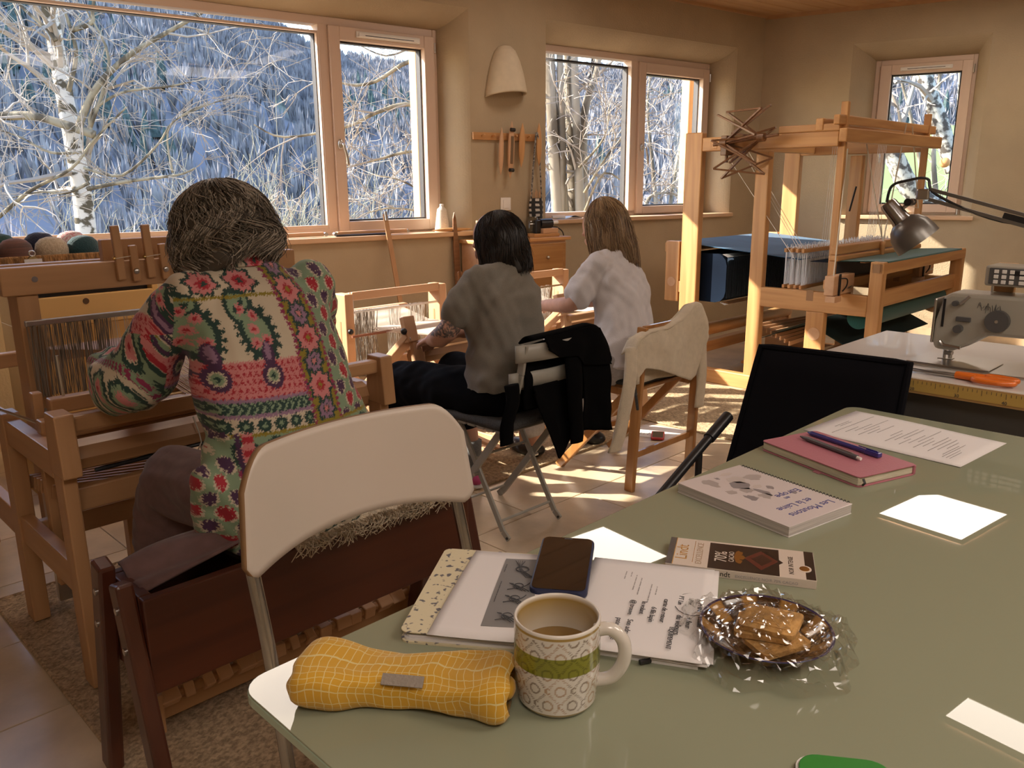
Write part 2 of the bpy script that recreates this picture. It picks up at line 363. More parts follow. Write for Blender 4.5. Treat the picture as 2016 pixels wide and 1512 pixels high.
def wthing(name, label, o_, rz):
    t = thing(name, label, None, o_, rz); return tag(t, kind='structure')
# window 1: wide fixed pane + casement
y0 = .20
t = wthing('window_1', 'wide larch window with a fixed pane and a casement over the left loom', NA*4.45, 37.1)
rect_part('frame', t, -.62, 2.94, .93, 2.17, .06, .03, .045, .045, y0, y0+.09, FRAMEW, FRAMEZ)
bx('mullion', FRAMEZ, t, 2.14, 2.20, y0, y0+.09, .97, 2.13, .004)
glazing(t, -.56, 2.14, .975, 2.085, y0+.035)
m = B(); frame_rect(m, -.56, 2.14, .975, 2.09, .02, .006, .02, .012, y0+.005, y0+.033); m.build('glazing_bead', FRAMEW, t)
sash = thing('sash', None, None); sash.parent = t
rect_part('sash', sash, 2.20, 2.91, .945, 2.125, .068, .072, .068, .075, y0-.02, y0+.055, FRAMEW, FRAMEZ)
for c in list(sash.children): c.parent = t
bpy.data.objects.remove(sash)
glazing(t, 2.268, 2.838, 1.013, 2.05, y0+.02)
handle(t, 2.232, 1.465, y0-.02); vent(t, 2.37, 2.80, 2.070, 2.105, y0-.02); hinge(t, 2.915, y0-.02, 2.06); hinge(t, 2.915, y0-.02, 1.0)
# window 2
t = wthing('window_2', 'larch window with a fixed pane and a casement behind the fair-haired weaver', NA*4.45, 37.1)
rect_part('frame', t, 3.70, 5.57, .985, 2.17, .07, .03, .04, .045, y0, y0+.09, FRAMEW, FRAMEZ)
bx('mullion', FRAMEZ, t, 4.672, 4.745, y0, y0+.09, 1.0, 2.13, .004)
glazing(t, 3.77, 4.672, 1.005, 2.085, y0+.035)
rect_part('sash', t, 4.745, 5.55, .995, 2.125, .07, .075, .058, .075, y0-.02, y0+.055, FRAMEW, FRAMEZ)
glazing(t, 4.815, 5.475, 1.053, 2.05, y0+.02)
handle(t, 4.782, 1.50, y0-.02); vent(t, 4.95, 5.38, 2.070, 2.105, y0-.02) if False else None; hinge(t, 5.555, y0-.02, 2.06)
# window 3 in the right wall
t = wthing('window_3', 'narrow larch casement window behind the tall floor loom', KC, -30)
rect_part('frame', t, .845, 1.56, .97, 2.165, .04, .03, .035, .04, y0, y0+.09, FRAMEW, FRAMEZ)
rect_part('sash', t, .885, 1.532, .985, 2.125, .08, .07, .065, .072, y0-.02, y0+.055, FRAMEW, FRAMEZ)
glazing(t, .965, 1.462, 1.05, 2.053, y0+.02); vent(t, 1.03, 1.395, 2.072, 2.10, y0-.02); hinge(t, 1.54, y0-.02, 2.06); hinge(t, 1.54, y0-.02, 1.0); handle(t, .92, 1.5, y0-.02)
# sills
for n_, (o_, rz, x0, x1, z) in enumerate(((NA*4.45, 37.1, -.9, 3.06, .905), (NA*4.45, 37.1, 3.60, 5.68, .955), (KC, -30, .66, 1.66, .935))):
    t = thing('trim_%d' % (n_+2), None, None, o_, rz); tag(t, kind='structure'); bx('sill_board', SILLW, t, x0, x1, -.03, .225, z, z+.03, .005)
# outer timber posts and lintel (seen through the casements)
LARCH = wood('raw_larch', (.62, .42, .22), (.48, .29, .13), 2, 6, .6)
for nm, x0, x1, wh in (('outer_post', 2.868, 2.94, 'first'), ('outer_post', 5.50, 5.585, 'second')):
    t = thing('timber_post', 'raw larch post outside the '+wh+' casement window, beyond its glass', 'post', NA*4.45, 37.1)
    bx('post', LARCH, t, x0, x1-.02, .345, .43, .3, 2.5, .004); bx('facing_board', LARCH, t, x1-.018, x1+.05, .325, .45, .3, 2.5, .003)
# ================================================================== OUTDOORS
def at(px, py, Y):
    """world point seen at a pixel of the 2016x1512 frame, at forward distance Y"""
    d = _F+_R*((px-1008)/1600)-_U2*((py-756)/1600); t = Y/d.y; return Vector((0, 0, 1.22))+d*t
ETAB = [(-80, 22), (-40, 19), (-22, 13.6), (-17, 10.9), (-15, 9.6), (-13, 8.5), (-10.5, 7.9), (-6, 7.3), (0, 7.2), (6, 7.1), (12, 7.0), (20, 8), (30, 11), (45, 14), (80, 16)]
def ridge(a):
    for (a0, e0), (a1, e1) in zip(ETAB, ETAB[1:]):
        if a <= a1:
            t = min(1, max(0, (a-a0)/(a1-a0))); return e0+(e1-e0)*t
    return 15
def hgt(a, r):
    x, y = r*math.sin(math.radians(a)), r*math.cos(math.radians(a))
    n1 = noise.noise((x*.006, y*.006, 3))*14+noise.noise((x*.02, y*.02, 9))*4
    near = -1.2-.16*max(0, r-8)+(.215*max(0, r-8)*min(1, max(0, a-10)/8))
    low = -26-6*math.sin(a*.05)
    top = 1.2+760*math.tan(math.radians(ridge(a)))
    if r < 150: b_ = max(low, near)
    else:
        t = min(1, (r-150)/610); b_ = low+(top-low)*(t**.9)
    if r > 760: b_ = top-(r-760)*.25
    k = min(1, max(0, (r-40)/160)); e_ = 1-min(1, max(0, (r-620)/140))*.75
    return b_+n1*k*e_
FOREST = vcol_mat('winter_ground', .95, bump=.6, bump_scale=.25)
rs = [5, 8, 12, 18, 26, 36, 48, 62, 80, 100, 125, 150]+[150+k*20.35 for k in range(1, 31)]+[800, 900]
azs = [-80+k*1.25 for k in range(129)]
m = B(); cols = []
for r in rs:
    for a in azs:
        x, y = r*math.sin(math.radians(a)), r*math.cos(math.radians(a)); z = hgt(a, r); m.v.append((x, y, z))
        nn = noise.noise((x*.03, y*.03, 5))
        c = (.22, .22, .245) if r > 130 else (.16, .14, .085)  # far ground colour carries the distance haze as a blue-grey tint
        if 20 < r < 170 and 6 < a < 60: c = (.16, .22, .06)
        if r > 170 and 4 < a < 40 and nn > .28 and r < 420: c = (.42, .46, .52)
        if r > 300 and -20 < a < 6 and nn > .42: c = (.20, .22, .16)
        cols.append(c)
na_ = len(azs)
for j in range(len(rs)-1):
    for i in range(na_-1): m.f.append((j*na_+i, j*na_+i+1, (j+1)*na_+i+1, (j+1)*na_+i))
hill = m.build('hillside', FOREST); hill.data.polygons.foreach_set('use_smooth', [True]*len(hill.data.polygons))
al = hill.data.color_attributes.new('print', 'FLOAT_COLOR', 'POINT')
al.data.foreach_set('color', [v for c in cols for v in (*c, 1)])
tag(hill, kind='structure')
def forest(name, label, n, col, shape, pick, hmin, hmax, seed):
    rnd = random.Random(seed); m = B()
    for _ in range(n):
        for tr in range(30):
            a = rnd.uniform(-38, 34); r = math.sqrt(rnd.uniform(165**2, 770**2))
            if pick(a, r, noise.noise((r*math.sin(math.radians(a))*.012, r*math.cos(math.radians(a))*.012, 31))): break
        else: continue
        x, y = r*math.sin(math.radians(a)), r*math.cos(math.radians(a)); z = hgt(a, r)
        h = rnd.uniform(hmin, hmax); w_ = h*rnd.uniform(.28, .42)
        if shape == 'bare':                          # feathery leafless crown: fan of slender blades
            for q in range(11):
                a_ = rnd.uniform(0, 2*PI); e_ = rnd.uniform(.15, 1); dx, dy = math.cos(a_)*w_*e_, math.sin(a_)*w_*e_; z1 = z+h*(1.05-.35*e_*rnd.uniform(.5, 1.2)); b0 = rnd.uniform(-.15, .15)*w_
                k2 = a_+PI/2+rnd.uniform(-.6, .6); sw = h*rnd.uniform(.035, .075); sx_, sy_ = math.cos(k2)*sw, math.sin(k2)*sw; o = len(m.v)
                m.v += [(x+b0, y, z), (x+dx*.6+sx_, y+dy*.6+sy_, z+(z1-z)*.55), (x+dx, y+dy, z1), (x+dx*.6-sx_, y+dy*.6-sy_, z+(z1-z)*.5)]; m.f.append((o, o+1, o+2, o+3))
            continue
        w_ *= .55; k = 6; o = len(m.v); prof = [(1, .05), (.62, .4), (.28, .75)]
        for pr, pz in prof:
            for q in range(k):
                jj = rnd.uniform(.7, 1.25); m.v.append((x+math.cos(q*2*PI/k)*pr*w_*jj, y+math.sin(q*2*PI/k)*pr*w_*jj, z+h*(pz+rnd.uniform(-.06, .06))))
        m.v.append((x, y, z+h*1.03)); L_ = len(prof)
        for s_ in range(L_-1):
            for q in range(k): m.f.append((o+s_*k+q, o+s_*k+(q+1) % k, o+(s_+1)*k+(q+1) % k, o+(s_+1)*k+q))
        for q in range(k): m.f.append((o+(L_-1)*k+q, o+(L_-1)*k+(q+1) % k, o+L_*k))
    ob = m.build(name, col); return tag(ob, label, 'trees', kind='stuff')
FBARE = mat('haze_tinted_crowns', (.27, .265, .28), .95, noise_amt=.3, noise_scale=.2, bump=.6, bump_scale=1.5, detail=6, spec=.05)  # distance haze put into the crown colour as blue-grey
FCON = mat('far_conifers', (.075, .11, .105), .95, noise_amt=.4, noise_scale=.8, spec=.05)
forest('bare_forest', 'leafless forest tinted blue-grey for haze, covering the far hillside', 15000, FBARE, 'bare', lambda a, r, n: True, 6, 11, 1)
forest('conifer_forest', 'dark green conifers scattered over the far hillside', 420, FCON, 'cone', lambda a, r, n: n > .25 and 230 < r < 520, 8, 13, 2)
# ---- trees
def bark(name, c1, c2, sc=3, stretch=(1, 1, .35), p=(.42, .55)):
    m = mat(name, c1, .9, col2=c2, noise_scale=sc, stretch=stretch, bump=.5, bump_scale=12, spec=.1)
    r = [n for n in m.node_tree.nodes if n.type == 'VALTORGB'][0]; r.color_ramp.elements[0].position, r.color_ramp.elements[1].position = p; return m
BIRCH = bark('birch_bark', (.62, .58, .52), (.10, .085, .06), 5, (1, 1, 1.6), (.44, .50))
TWIG = mat('pale_twigs', (.33, .29, .25), .85, spec=.1)
LIMB = bark('limb_bark', (.28, .24, .17), (.09, .075, .055), 6)
STEM = bark('grey_stem_bark', (.30, .265, .21), (.12, .10, .075), 4)
LICHEN = bark('lichen_bark', (.50, .50, .44), (.09, .08, .07), 11, (1, 1, 1), (.44, .56))
def twigs(m, p, d, L_, r, depth, rnd, droop=.0, spread=.7, seg=4, kids=3, nmin=.002):
    pts = [p.copy()]; dirs = [d.copy()]
    for i in range(seg):
        d = (d+Vector((rnd.gauss(0, .16), rnd.gauss(0, .16), rnd.gauss(0, .16)-droop))).normalized(); pts.append(pts[-1]+d*L_/seg); dirs.append(d.copy())
    m.tube(pts, [max(nmin, r*(1-.75*i/seg)) for i in range(seg+1)], 3 if depth < 2 else 5, cap=False)
    if depth > 0:
        for _ in range(kids+rnd.randint(0, 1)):
            i = rnd.randint(1, seg); q = dirs[i]+Vector((rnd.gauss(0, spread), rnd.gauss(0, spread), rnd.gauss(0, spread)))
            twigs(m, pts[i], q.normalized(), L_*rnd.uniform(.5, .75), max(nmin, r*.5), depth-1, rnd, droop, spread, seg, kids, nmin)
def branch(par, name, mt, pix, Y, r0, r1, rnd, tw, n, L_=1.0, droop=.03, depth=2, Y1=None, nmin=.0035, n_side=6):
    Y1 = Y if Y1 is None else Y1
    pts = catmull([at(px, py, Y+(Y1-Y)*i/(len(pix)-1)) for i, (px, py) in enumerate(pix)], 4)
    N = len(pts); k = B().tube(pts, [r0+(r1-r0)*i/(N-1) for i in range(N)], n_side); k.build(name, mt, par, smooth=True)
    for _ in range(n):
        i = rnd.randint(N//4, N-1); d = (pts[min(i+1, N-1)]-pts[max(i-1, 0)]).normalized()
        q = (d*.8+Vector((rnd.gauss(0, .7), rnd.gauss(0, .7), rnd.gauss(0, .6)))).normalized()
        twigs(tw, pts[i], q, L_*rnd.uniform(.5, 1.1), max(nmin, (r0+r1)*.22), depth, rnd, droop, nmin=nmin)
    return pts
def tree(name, label, loc):
    return thing(name, label, 'tree', (0, 0, 0))
rnd = random.Random(11)
t = tree('birch_tree', 'white-barked leafless birch outside the wide left window', None); tw = B()
Yb = 10.5
branch(t, 'trunk', BIRCH, [(195, 700), (175, 520), (168, 440), (160, 370), (148, 300), (132, 215), (115, 120), (98, 20), (85, -60), (70, -160)], Yb, .135, .075, rnd, tw, 14, 1.3, .10, n_side=12)
for pix, r0, r1, n in (([(153, 262), (165, 222), (194, 167), (243, 118), (288, 87), (368, 42), (420, 10)], .05, .02, 16), ([(150, 250), (178, 262), (180, 222), (240, 182), (333, 170), (406, 153)], .03, .008, 16),
    ([(185, 265), (120, 243), (60, 228), (0, 228), (-80, 215)], .055, .05, 10), ([(172, 372), (250, 357), (350, 344), (385, 330)], .028, .008, 12), ([(-60, 470), (0, 425), (60, 375), (140, 332), (185, 275), (250, 210)], .03, .010, 14),
    ([(110, 80), (90, 55), (50, 20), (10, -20)], .03, .015, 8), ([(135, 180), (150, 110), (140, 60), (120, 0)], .03, .014, 8), ([(175, 360), (130, 380), (80, 378), (20, 390)], .022, .006, 10),
    ([(140, 60), (180, 45), (182, 20), (190, -30)], .03, .015, 4), ([(165, 330), (240, 345), (310, 285), (340, 240), (400, 210)], .02, .006, 12), ([(160, 300), (100, 300), (40, 270), (-20, 250)], .02, .008, 10), ([(178, 250), (215, 120), (170, 20)], .025, .010, 10), ([(340, 340), (330, 260), (370, 220), (430, 200), (470, 190)], .014, .004, 12)):
    branch(t, 'branch', LIMB, pix, Yb-.3, r0, r1, rnd, tw, int(n*.55), 1.0, .03, 2)
tw.build('twigs', TWIG, t, kind='stuff')
# branches of a tree standing right of the first window
t = tree('hazel_tree', 'leafless tree reaching grey branches across the first casement window', None); tw = B()
tr = branch(t, 'trunk', STEM, [(965, 900), (955, 600), (945, 400), (930, 150), (915, -60)], 8.0, .09, .05, rnd, tw, 0, n_side=10)
for pix, r0, r1, n in (([(936, 230), (860, 130), (806, 121), (740, 160), (690, 167), (640, 150)], .028, .008, 10), ([(945, 420), (870, 230), (806, 205), (740, 222), (680, 250), (560, 270), (500, 245)], .03, .006, 16), ([(950, 480), (880, 320), (815, 298), (740, 315), (680, 330)], .026, .006, 14),
    ([(950, 560), (880, 420), (800, 360), (740, 345)], .02, .004, 16), ([(935, 220), (840, 100), (760, 110), (700, 85)], .016, .004, 10), ([(952, 600), (860, 440), (780, 410), (720, 420)], .018, .004, 16)):
    branch(t, 'branch', LIMB, pix, 8.0, r0, r1, rnd, tw, int(n*.5), .7, .0, 2, nmin=.003)
tw.build('twigs', TWIG, t, kind='stuff')
# clump of stems outside the second window
for i, (lab, stems, Y) in enumerate((('leafless tree with a clump of grey stems outside the second window', [[(1100, 640), (1098, 430), (1090, 300), (1082, 120), (1078, -40)], [(1118, 640), (1112, 430), (1100, 280), (1085, 180), (1060, 60)], [(1135, 640), (1130, 420), (1128, 300), (1122, 200), (1118, 60)], [(1150, 640), (1143, 430), (1138, 300), (1132, 160), (1128, 20)], [(1156, 640), (1150, 430), (1148, 260), (1158, 190), (1175, 140), (1185, 60)], [(1142, 420), (1150, 240), (1160, 180), (1168, 110), (1170, 20)], [(1108, 640), (1104, 420), (1108, 300), (1103, 150), (1100, 0)]], 9.0),)):
    t = tree('multi_stem_tree', lab, None); tw = B()
    for k, pix in enumerate(stems): branch(t, 'stem', STEM, pix, Y+.15*(k % 3), [.07, .06, .085, .06, .065, .03, .045][k], [.05, .03, .05, .035, .02, .015, .03][k], rnd, tw, 4, .8, -.02, 2, n_side=8)
    for pix in ([(1150, 380), (1200, 300), (1240, 255)], [(1150, 420), (1190, 340), (1250, 380)], [(1140, 330), (1190, 270), (1200, 200)]): branch(t, 'branch', LIMB, pix, 8.8, .016, .005, rnd, tw, 7, .8, 0, 2)
    tw.build('twigs', TWIG, t, kind='stuff')
# lichen-covered tree outside the narrow window
t = tree('lichen_tree', 'thick lichen-covered leaning tree outside the narrow window', None); tw = B()
branch(t, 'trunk', LICHEN, [(1960, 560), (1880, 440), (1830, 402), (1790, 368), (1768, 325), (1748, 275), (1730, 200), (1715, 80)], 11.6, .17, .10, rnd, tw, 2, 1.2, .02, n_side=12)
branch(t, 'stem', LICHEN, [(1880, 335), (1868, 300), (1850, 240), (1832, 190), (1818, 140), (1800, 60)], 11.2, .115, .09, rnd, tw, 3, 1.2, .02, n_side=12)
c = at(1860, 320, 10.95); o = B().sphere((c.x, c.y, c.z), .065, 12, 8).build('cut_stub', mat('cut_wood', (.55, .28, .10), .8), t, smooth=True); o['label'] = 'round orange saw cut'
tw.build('twigs', TWIG, t, kind='stuff')
t = tree('bare_tree', 'thin leafless tree rising behind the lichen-covered trunk', None); tw = B()
for pix in ([(1850, 620), (1845, 420), (1838, 300), (1850, 150), (1870, 40)], [(1830, 620), (1822, 400), (1800, 260), (1770, 140)], [(1870, 620), (1868, 420), (1885, 250), (1890, 120)]): branch(t, 'stem', STEM, pix, 15, .06, .02, rnd, tw, 6, 1.4, .0, 2)
tw.build('twigs', TWIG, t, kind='stuff')
t = tree('bare_tree', 'thin leafless tree beyond the second casement, above the meadow', None); tw = B()
for pix in ([(1290, 620), (1292, 430), (1285, 330), (1275, 200), (1290, 100)], [(1320, 620), (1318, 430), (1330, 340), (1345, 250)], [(1270, 620), (1268, 420), (1300, 380), (1350, 390)]): branch(t, 'stem', STEM, pix, 14, .045, .012, rnd, tw, 6, 1.2, -.02, 2)
tw.build('twigs', TWIG, t, kind='stuff')
rnd = random.Random(3)
BUSH = mat('bush_twigs', (.28, .26, .19), .9, spec=.1)
for k, (px, lab) in enumerate(((600, 'dense leafless bush below the wide window, beside the mullion'), (500, 'dense leafless bush below the wide window, behind the grey-haired weaver'), (330, 'pale leafless bush right of the birch trunk'), (60, 'pale leafless bush left of the birch trunk'), (740, 'leafless bush seen low in the first casement'))):
    t = thing('bare_bush', lab, 'bush', at(px, 700, 17+k % 2)); m = B()
    for _ in range(46 if k < 2 else 26):
        p = Vector((rnd.gauss(0, .9), rnd.gauss(0, .5), 0)); twigs(m, p, Vector((rnd.gauss(0, .28), rnd.gauss(0, .28), 1)).normalized(), rnd.uniform(1.9, 2.9) if k < 2 else rnd.uniform(1.5, 2.6), .014, 2, rnd, 0, .35, 4, 2, .005)
    m.build('twigs', BUSH, t, kind='stuff')
# ================================================================== GLASS TABLE AND WHAT LIES ON IT
def paint(o, fn):
    me = o.data; n = len(me.vertices); co = np.empty(n*3, dtype=np.float32); me.vertices.foreach_get('co', co); co = co.reshape(-1, 3)
    c = fn(co); a = me.color_attributes.new('print', 'FLOAT_COLOR', 'POINT'); full = np.ones((n, 4), dtype=np.float32); full[:, :3] = c
    a.data.foreach_set('color', full.ravel())
def rrect(x0, x1, y0, y1, r, n=6):
    out = []
    for cx_, cy_, a0 in ((x1-r, y1-r, 0), (x0+r, y1-r, 90), (x0+r, y0+r, 180), (x1-r, y0+r, 270)):
        for i in range(n+1): a = math.radians(a0+90*i/n); out.append((cx_+r*math.cos(a), cy_+r*math.sin(a)))
    return out
TZ = .74
TGLASS = mat('sea_green_back_painted_glass', (.26, .275, .19), .35, spec=.0, coat=1.0); _b = TGLASS.node_tree.nodes['Principled BSDF']
_b.inputs['Coat Roughness'].default_value = .005; _b.inputs['Coat IOR'].default_value = 1.45
TEDGE = mat('glass_edge', (.35, .45, .34), .12, spec=.6, coat=.5)
t = gthing('glass_table', 'sea-green glass-topped table with rounded corners in the foreground', 'table', 1.035, .225, 0)
HX, HY = .725, .475
B().prism(rrect(-HX, HX, -HY, HY, .03), TZ-.002, TZ).build('glass_top', TGLASS, t, bevel=.0008)
B().prism(rrect(-HX-.0005, HX+.0005, -HY-.0005, HY+.0005, .03), TZ-.012, TZ-.0021).build('glass_rim', TEDGE, t, bevel=.001)
m = B()
for s_ in (-1, 1): m.box(-HX+.10, HX-.10, s_*(HY-.12)-.015, s_*(HY-.12)+.015, TZ-.05, TZ-.0122); m.box(s_*(HX-.115)-.015, s_*(HX-.115)+.015, -HY+.12, HY-.12, TZ-.05, TZ-.0122)
m.build('under_frame', STEEL, t)
for sx in (-1, 1):
    for sy in (-1, 1): tb('leg', STEEL, t, [(sx*(HX-.115), sy*(HY-.12), 0), (sx*(HX-.115), sy*(HY-.12), TZ-.05)], .022, 16)
INK = mat('printed_ink', (.06, .06, .065), .8); GREYINK = mat('grey_print', (.33, .31, .30), .8); BLUEINK = mat('blue_ballpoint', (.03, .04, .20), .7)
PAPER = mat('white_paper', (.70, .67, .66), .85, spec=.1); CREAMP = mat('cream_page_edges', (.60, .55, .42), .85, noise_amt=.3, noise_scale=400, stretch=(.05, .05, 6))
def sheet(name, par, w_, h_, z0, bend, mt=PAPER, nu=12, nv=12, th=.0005):
    """slightly curling sheet centred on x,y"""
    m = B().grid(lambda u, v: ((u-.5)*w_, (v-.5)*h_, z0+bend(u, v)), nu, nv); return m.build(name, mt, par, smooth=True, solid=th)
def wordlines(m, x0, y0, lens, pitch, h_, z, rnd, vert=False):
    """printed lines broken into words; text runs along +x (or along y if vert)"""
    for k, L_ in enumerate(lens):
        a = 0
        while a < L_:
            w_ = rnd.uniform(.004, .013); w_ = min(w_, L_-a)
            if vert: m.box(x0+k*pitch, x0+k*pitch+h_, y0+a, y0+a+w_, z, z+.0002)
            else: m.box(x0+a, x0+a+w_, y0-k*pitch, y0-k*pitch+h_, z, z+.0002)
            a += w_+.0018
rnd = random.Random(5)
# A4 sheet at the far end
t = thing('printed_sheet', 'single white A4 sheet with printed lines at the far end of the glass table', 'paper', (.7585, 1.51, TZ+.0008), -49.9)
bend = lambda u, v: .0012*math.sin(u*5)*v+.0025*max(0, u-.8)*(1-v)
sheet('paper', t, .297, .21, .0002, bend)
m = B()
for x, y0_, L_ in ((-.118, -.04, .055), (-.112, -.03, .045), (-.10, -.085, .17)): wordlines(m, x, y0_, [L_], .004, .0012, .002, rnd, True)
for k in range(22):
    if k in (6, 7): continue
    wordlines(m, -.085+k*.0088, -.06+.02*((k*7) % 3), [[.05, .07, .10, .085][k % 4]], .004, .0013, .0022, rnd, True)
for x, L_ in ((.105, .10), (.112, .06), (.118, .05)): wordlines(m, x, -.075, [L_], .004, .0011, .0022, rnd, True)
m.build('print', GREYINK, t)
# pink notebook, pen, pencil
PINK = mat('pink_cover', (.42, .15, .19), .45, bump=.1, bump_scale=300)
t = thing('notebook', 'closed pink notebook with cream pages and an elastic, carrying a pen and a pencil', 'notebook', (.571, 1.366, TZ), -63.7)
bx('page_block', CREAMP, t, -.108, .108, -.066, .064, .0018, .0165, .002)
B().prism(rrect(-.111, .111, -.068, .068, .008, 4), .0165, .0185).build('front_cover', PINK, t, bevel=.0006)
B().prism(rrect(-.111, .111, -.068, .068, .008, 4), 0, .0018).build('back_cover', PINK, t, bevel=.0006)
bx('spine', PINK, t, -.111, .111, .062, .068, .0005, .018, .002)
bx('ribbon_end', PINK, t, .02, .034, -.075, -.066, .0003, .0012, .0002)
tb('pen_loop', BLACKP, t, [(.112, -.06, .004), (.116, -.06, .009), (.112, -.06, .015)], .002, 6)
t = thing('pen', 'translucent blue ballpoint pen lying on the pink notebook', 'pen', (.598, 1.395, TZ+.0185), -62)
PENB = mat('blue_plastic', (.035, .035, .20), .2, coat=.5)
B().tube([(-.075, 0, .0045), (.05, 0, .0045)], .0045, 6).build('barrel', PENB, t, smooth='auto'); B().tube([(-.084, 0, .0045), (-.075, 0, .0045)], [.0015, .0045], 8).build('tip', PENB, t)
bx('cap_block', PENB, t, .045, .075, -.006, .006, .0008, .0095, .002); bx('clip', PENB, t, .03, .07, -.0012, .0012, .0095, .011, .0005)
t = thing('mechanical_pencil', 'grey mechanical pencil lying on the pink notebook beside the blue pen', 'pencil', (.566, 1.376, TZ+.0185), -66)
GREYP = mat('grey_plastic', (.09, .085, .09), .4)
B().tube([(-.075, 0, .0045), (-.068, 0, .0045), (-.055, 0, .0045), (.06, 0, .0045)], [.0012, .003, .0045, .0045], 10).build('barrel', GREYP, t, smooth='auto')
bx('clip', STEEL, t, .012, .05, -.0015, .0015, .0088, .0103, .0004); tb('eraser', WHITEP, t, [(.06, 0, .0045), (.068, 0, .0045)], .003, 8)
# spiral notebook with a map and hand lettering
t = thing('spiral_notebook', 'thick white spiral notebook with a grey map and hand-lettered title', 'notebook', (.3855, 1.179, TZ), -55.7)
bx('page_block', mat('page_edges', (.52, .48, .45), .85, noise_amt=.35, noise_scale=300, stretch=(.03, .03, 8)), t, -.106, .106, -.074, .072, .0014, .0148, .0008)
bx('cover', mat('laminated_cover', (.66, .60, .60), .18, coat=.6), t, -.1065, .1065, -.0745, .0725, .0148, .0162, .0005); bx('back_card', PAPER, t, -.1065, .1065, -.0745, .0725, 0, .0014, .0004)
ring = None
for k in range(34):
    x = -.099+k*.006
    if ring is None:
        ring = B().tube([(0, .0725+.0045*math.cos(a), .0085+.0095*math.sin(a)) for a in [i*2*PI/10 for i in range(10)]], .0008, 5, closed=True).build('ring', DARKM, t, smooth=True); ring.location = (x, 0, 0)
    else: copy_obj(ring, t, (x, 0, 0))
def blob(rnd, cx_, cy_, rx, ry, n=14): return [(cx_+rx*math.cos(a)*rnd.uniform(.6, 1.15), cy_+ry*math.sin(a)*rnd.uniform(.6, 1.15)) for a in [i*2*PI/n for i in range(n)]]
MAPS = [mat('map_grey_%d' % i, c, .7) for i, c in enumerate(((.34, .29, .27), (.44, .38, .35), (.22, .19, .19)))]
for k, (cx_, cy_, rx, ry) in enumerate(((-.055, .042, .016, .020), (-.06, .012, .018, .016), (-.042, -.004, .020, .017), (-.075, -.034, .020, .012), (-.088, .018, .006, .014), (-.082, -.01, .006, .004), (-.020, -.012, .012, .012), (-.022, .016, .007, .010), (-.008, .028, .009, .006), (.0, .004, .020, .007), (.012, -.006, .012, .012), (.004, -.03, .014, .010), (-.028, -.038, .010, .010), (.028, .04, .006, .006))):
    o = B().prism(blob(rnd, cx_, cy_, rx, ry), .0162, .01635).build('map_patch', MAPS[k % 3 if k < 9 else (2 if k % 2 else 0)], t)
for body, x, y in (('Les Moutons', .076, .058), ('et la Laine', .053, .040), ('en', .032, .020), ('Europe', .018, .058)):
    text('lettering', body, BLUEINK, t, (x, y, .0163), .0185 if body != 'en' else .012, (0, 0, -PI/2))
# chocolate bar
t = thing('chocolate_bar', 'cream and black carton of dark chocolate on the glass table', 'chocolate', (.2925, .965, TZ), -16.6)
CHW = mat('cream_carton', (.62, .53, .45), .3, coat=.4); CHK = mat('black_carton_print', (.018, .012, .010), .25, coat=.5); GOLD = mat('gold_foil', (.75, .48, .16), .25, 1); RED = mat('dark_red_print', (.10, .018, .010), .3, coat=.4)
bx('carton', CHW, t, -.091, .091, -.041, .041, 0, .0115, .0006)
e = .01155
bx('end_band', CHK, t, -.0912, -.083, -.0405, .0405, .0112, e, 0); bx('black_panel', CHK, t, -.039, .048, -.0405, .036, .0112, e, 0); bx('corner_band', CHK, t, .079, .0905, -.0405, .0405, .0112, e, 0)
bx('gold_line', GOLD, t, -.083, -.082, -.0405, .0405, .0112, e, 0); bx('gold_line', GOLD, t, -.0585, -.0578, -.030, .036, .0112, e, 0)
B().prism([(.005, .0), (.026, .026), (.047, .0), (.026, -.030)], .0112, e+.00015).build('chocolate_square', RED, t); B().prism([(.014, .0), (.027, .016), (.040, .0), (.027, -.018)], .0112, e+.0003).build('chocolate_square', mat('dark_brown_print', (.03, .008, .005), .3, coat=.5), t)
B().prism([(.048, .006), (.053, -.001), (.048, -.008)], .0112, e).build('panel_point', CHK, t)
m = B()
for sx_ in (-1, 1): m.prism(blob(rnd, -.001, sx_*.012, .006, .007, 10), .0112, e+.0003)
m.prism([(-.007, -.007), (-.007, .007), (.004, .006), (.007, 0), (.004, -.006)], .0112, e+.0004); m.build('crest', GOLD, t)
B().lathe([(.0085, .0112), (.0085, e+.0002), (.0065, e+.0003)], 20, (.078, -.012, 0), 1, 1.15).build('round_seal', CHW, t); B().lathe([(.0065, .0112), (.0060, e+.0005)], 20, (.078, -.012, 0), 1, 1.15).build('round_seal_ring', GOLD, t)
Rz = (0, 0, PI/2)
text('lettering', 'Lindt', GOLD, t, (-.066, -.024, e), .0215, Rz); text('lettering', 'EXCELLENCE', mat('tan_print', (.36, .25, .16), .5), t, (-.047, -.033, e), .0115, Rz, sx=.95)
text('lettering', '70%', CHW, t, (-.0165, -.019, e), .022, Rz, sx=.85); text('lettering', 'CACAO', CHW, t, (-.0035-.004, -.016, e), .0095, Rz, sx=.9); text('lettering', 'NOIR INTENSE', CHK, t, (.065, -.031, e), .0085, Rz, sx=.9)
text('lettering', 'Lindt', CHK, t, (-.03, -.0412, .0025), .0095, (PI/2, 0, 0)); text('lettering', 'EXCELLENCE NOIR 70% CACAO', GREYINK, t, (-.005, -.0412, .003), .0052, (PI/2, 0, 0))
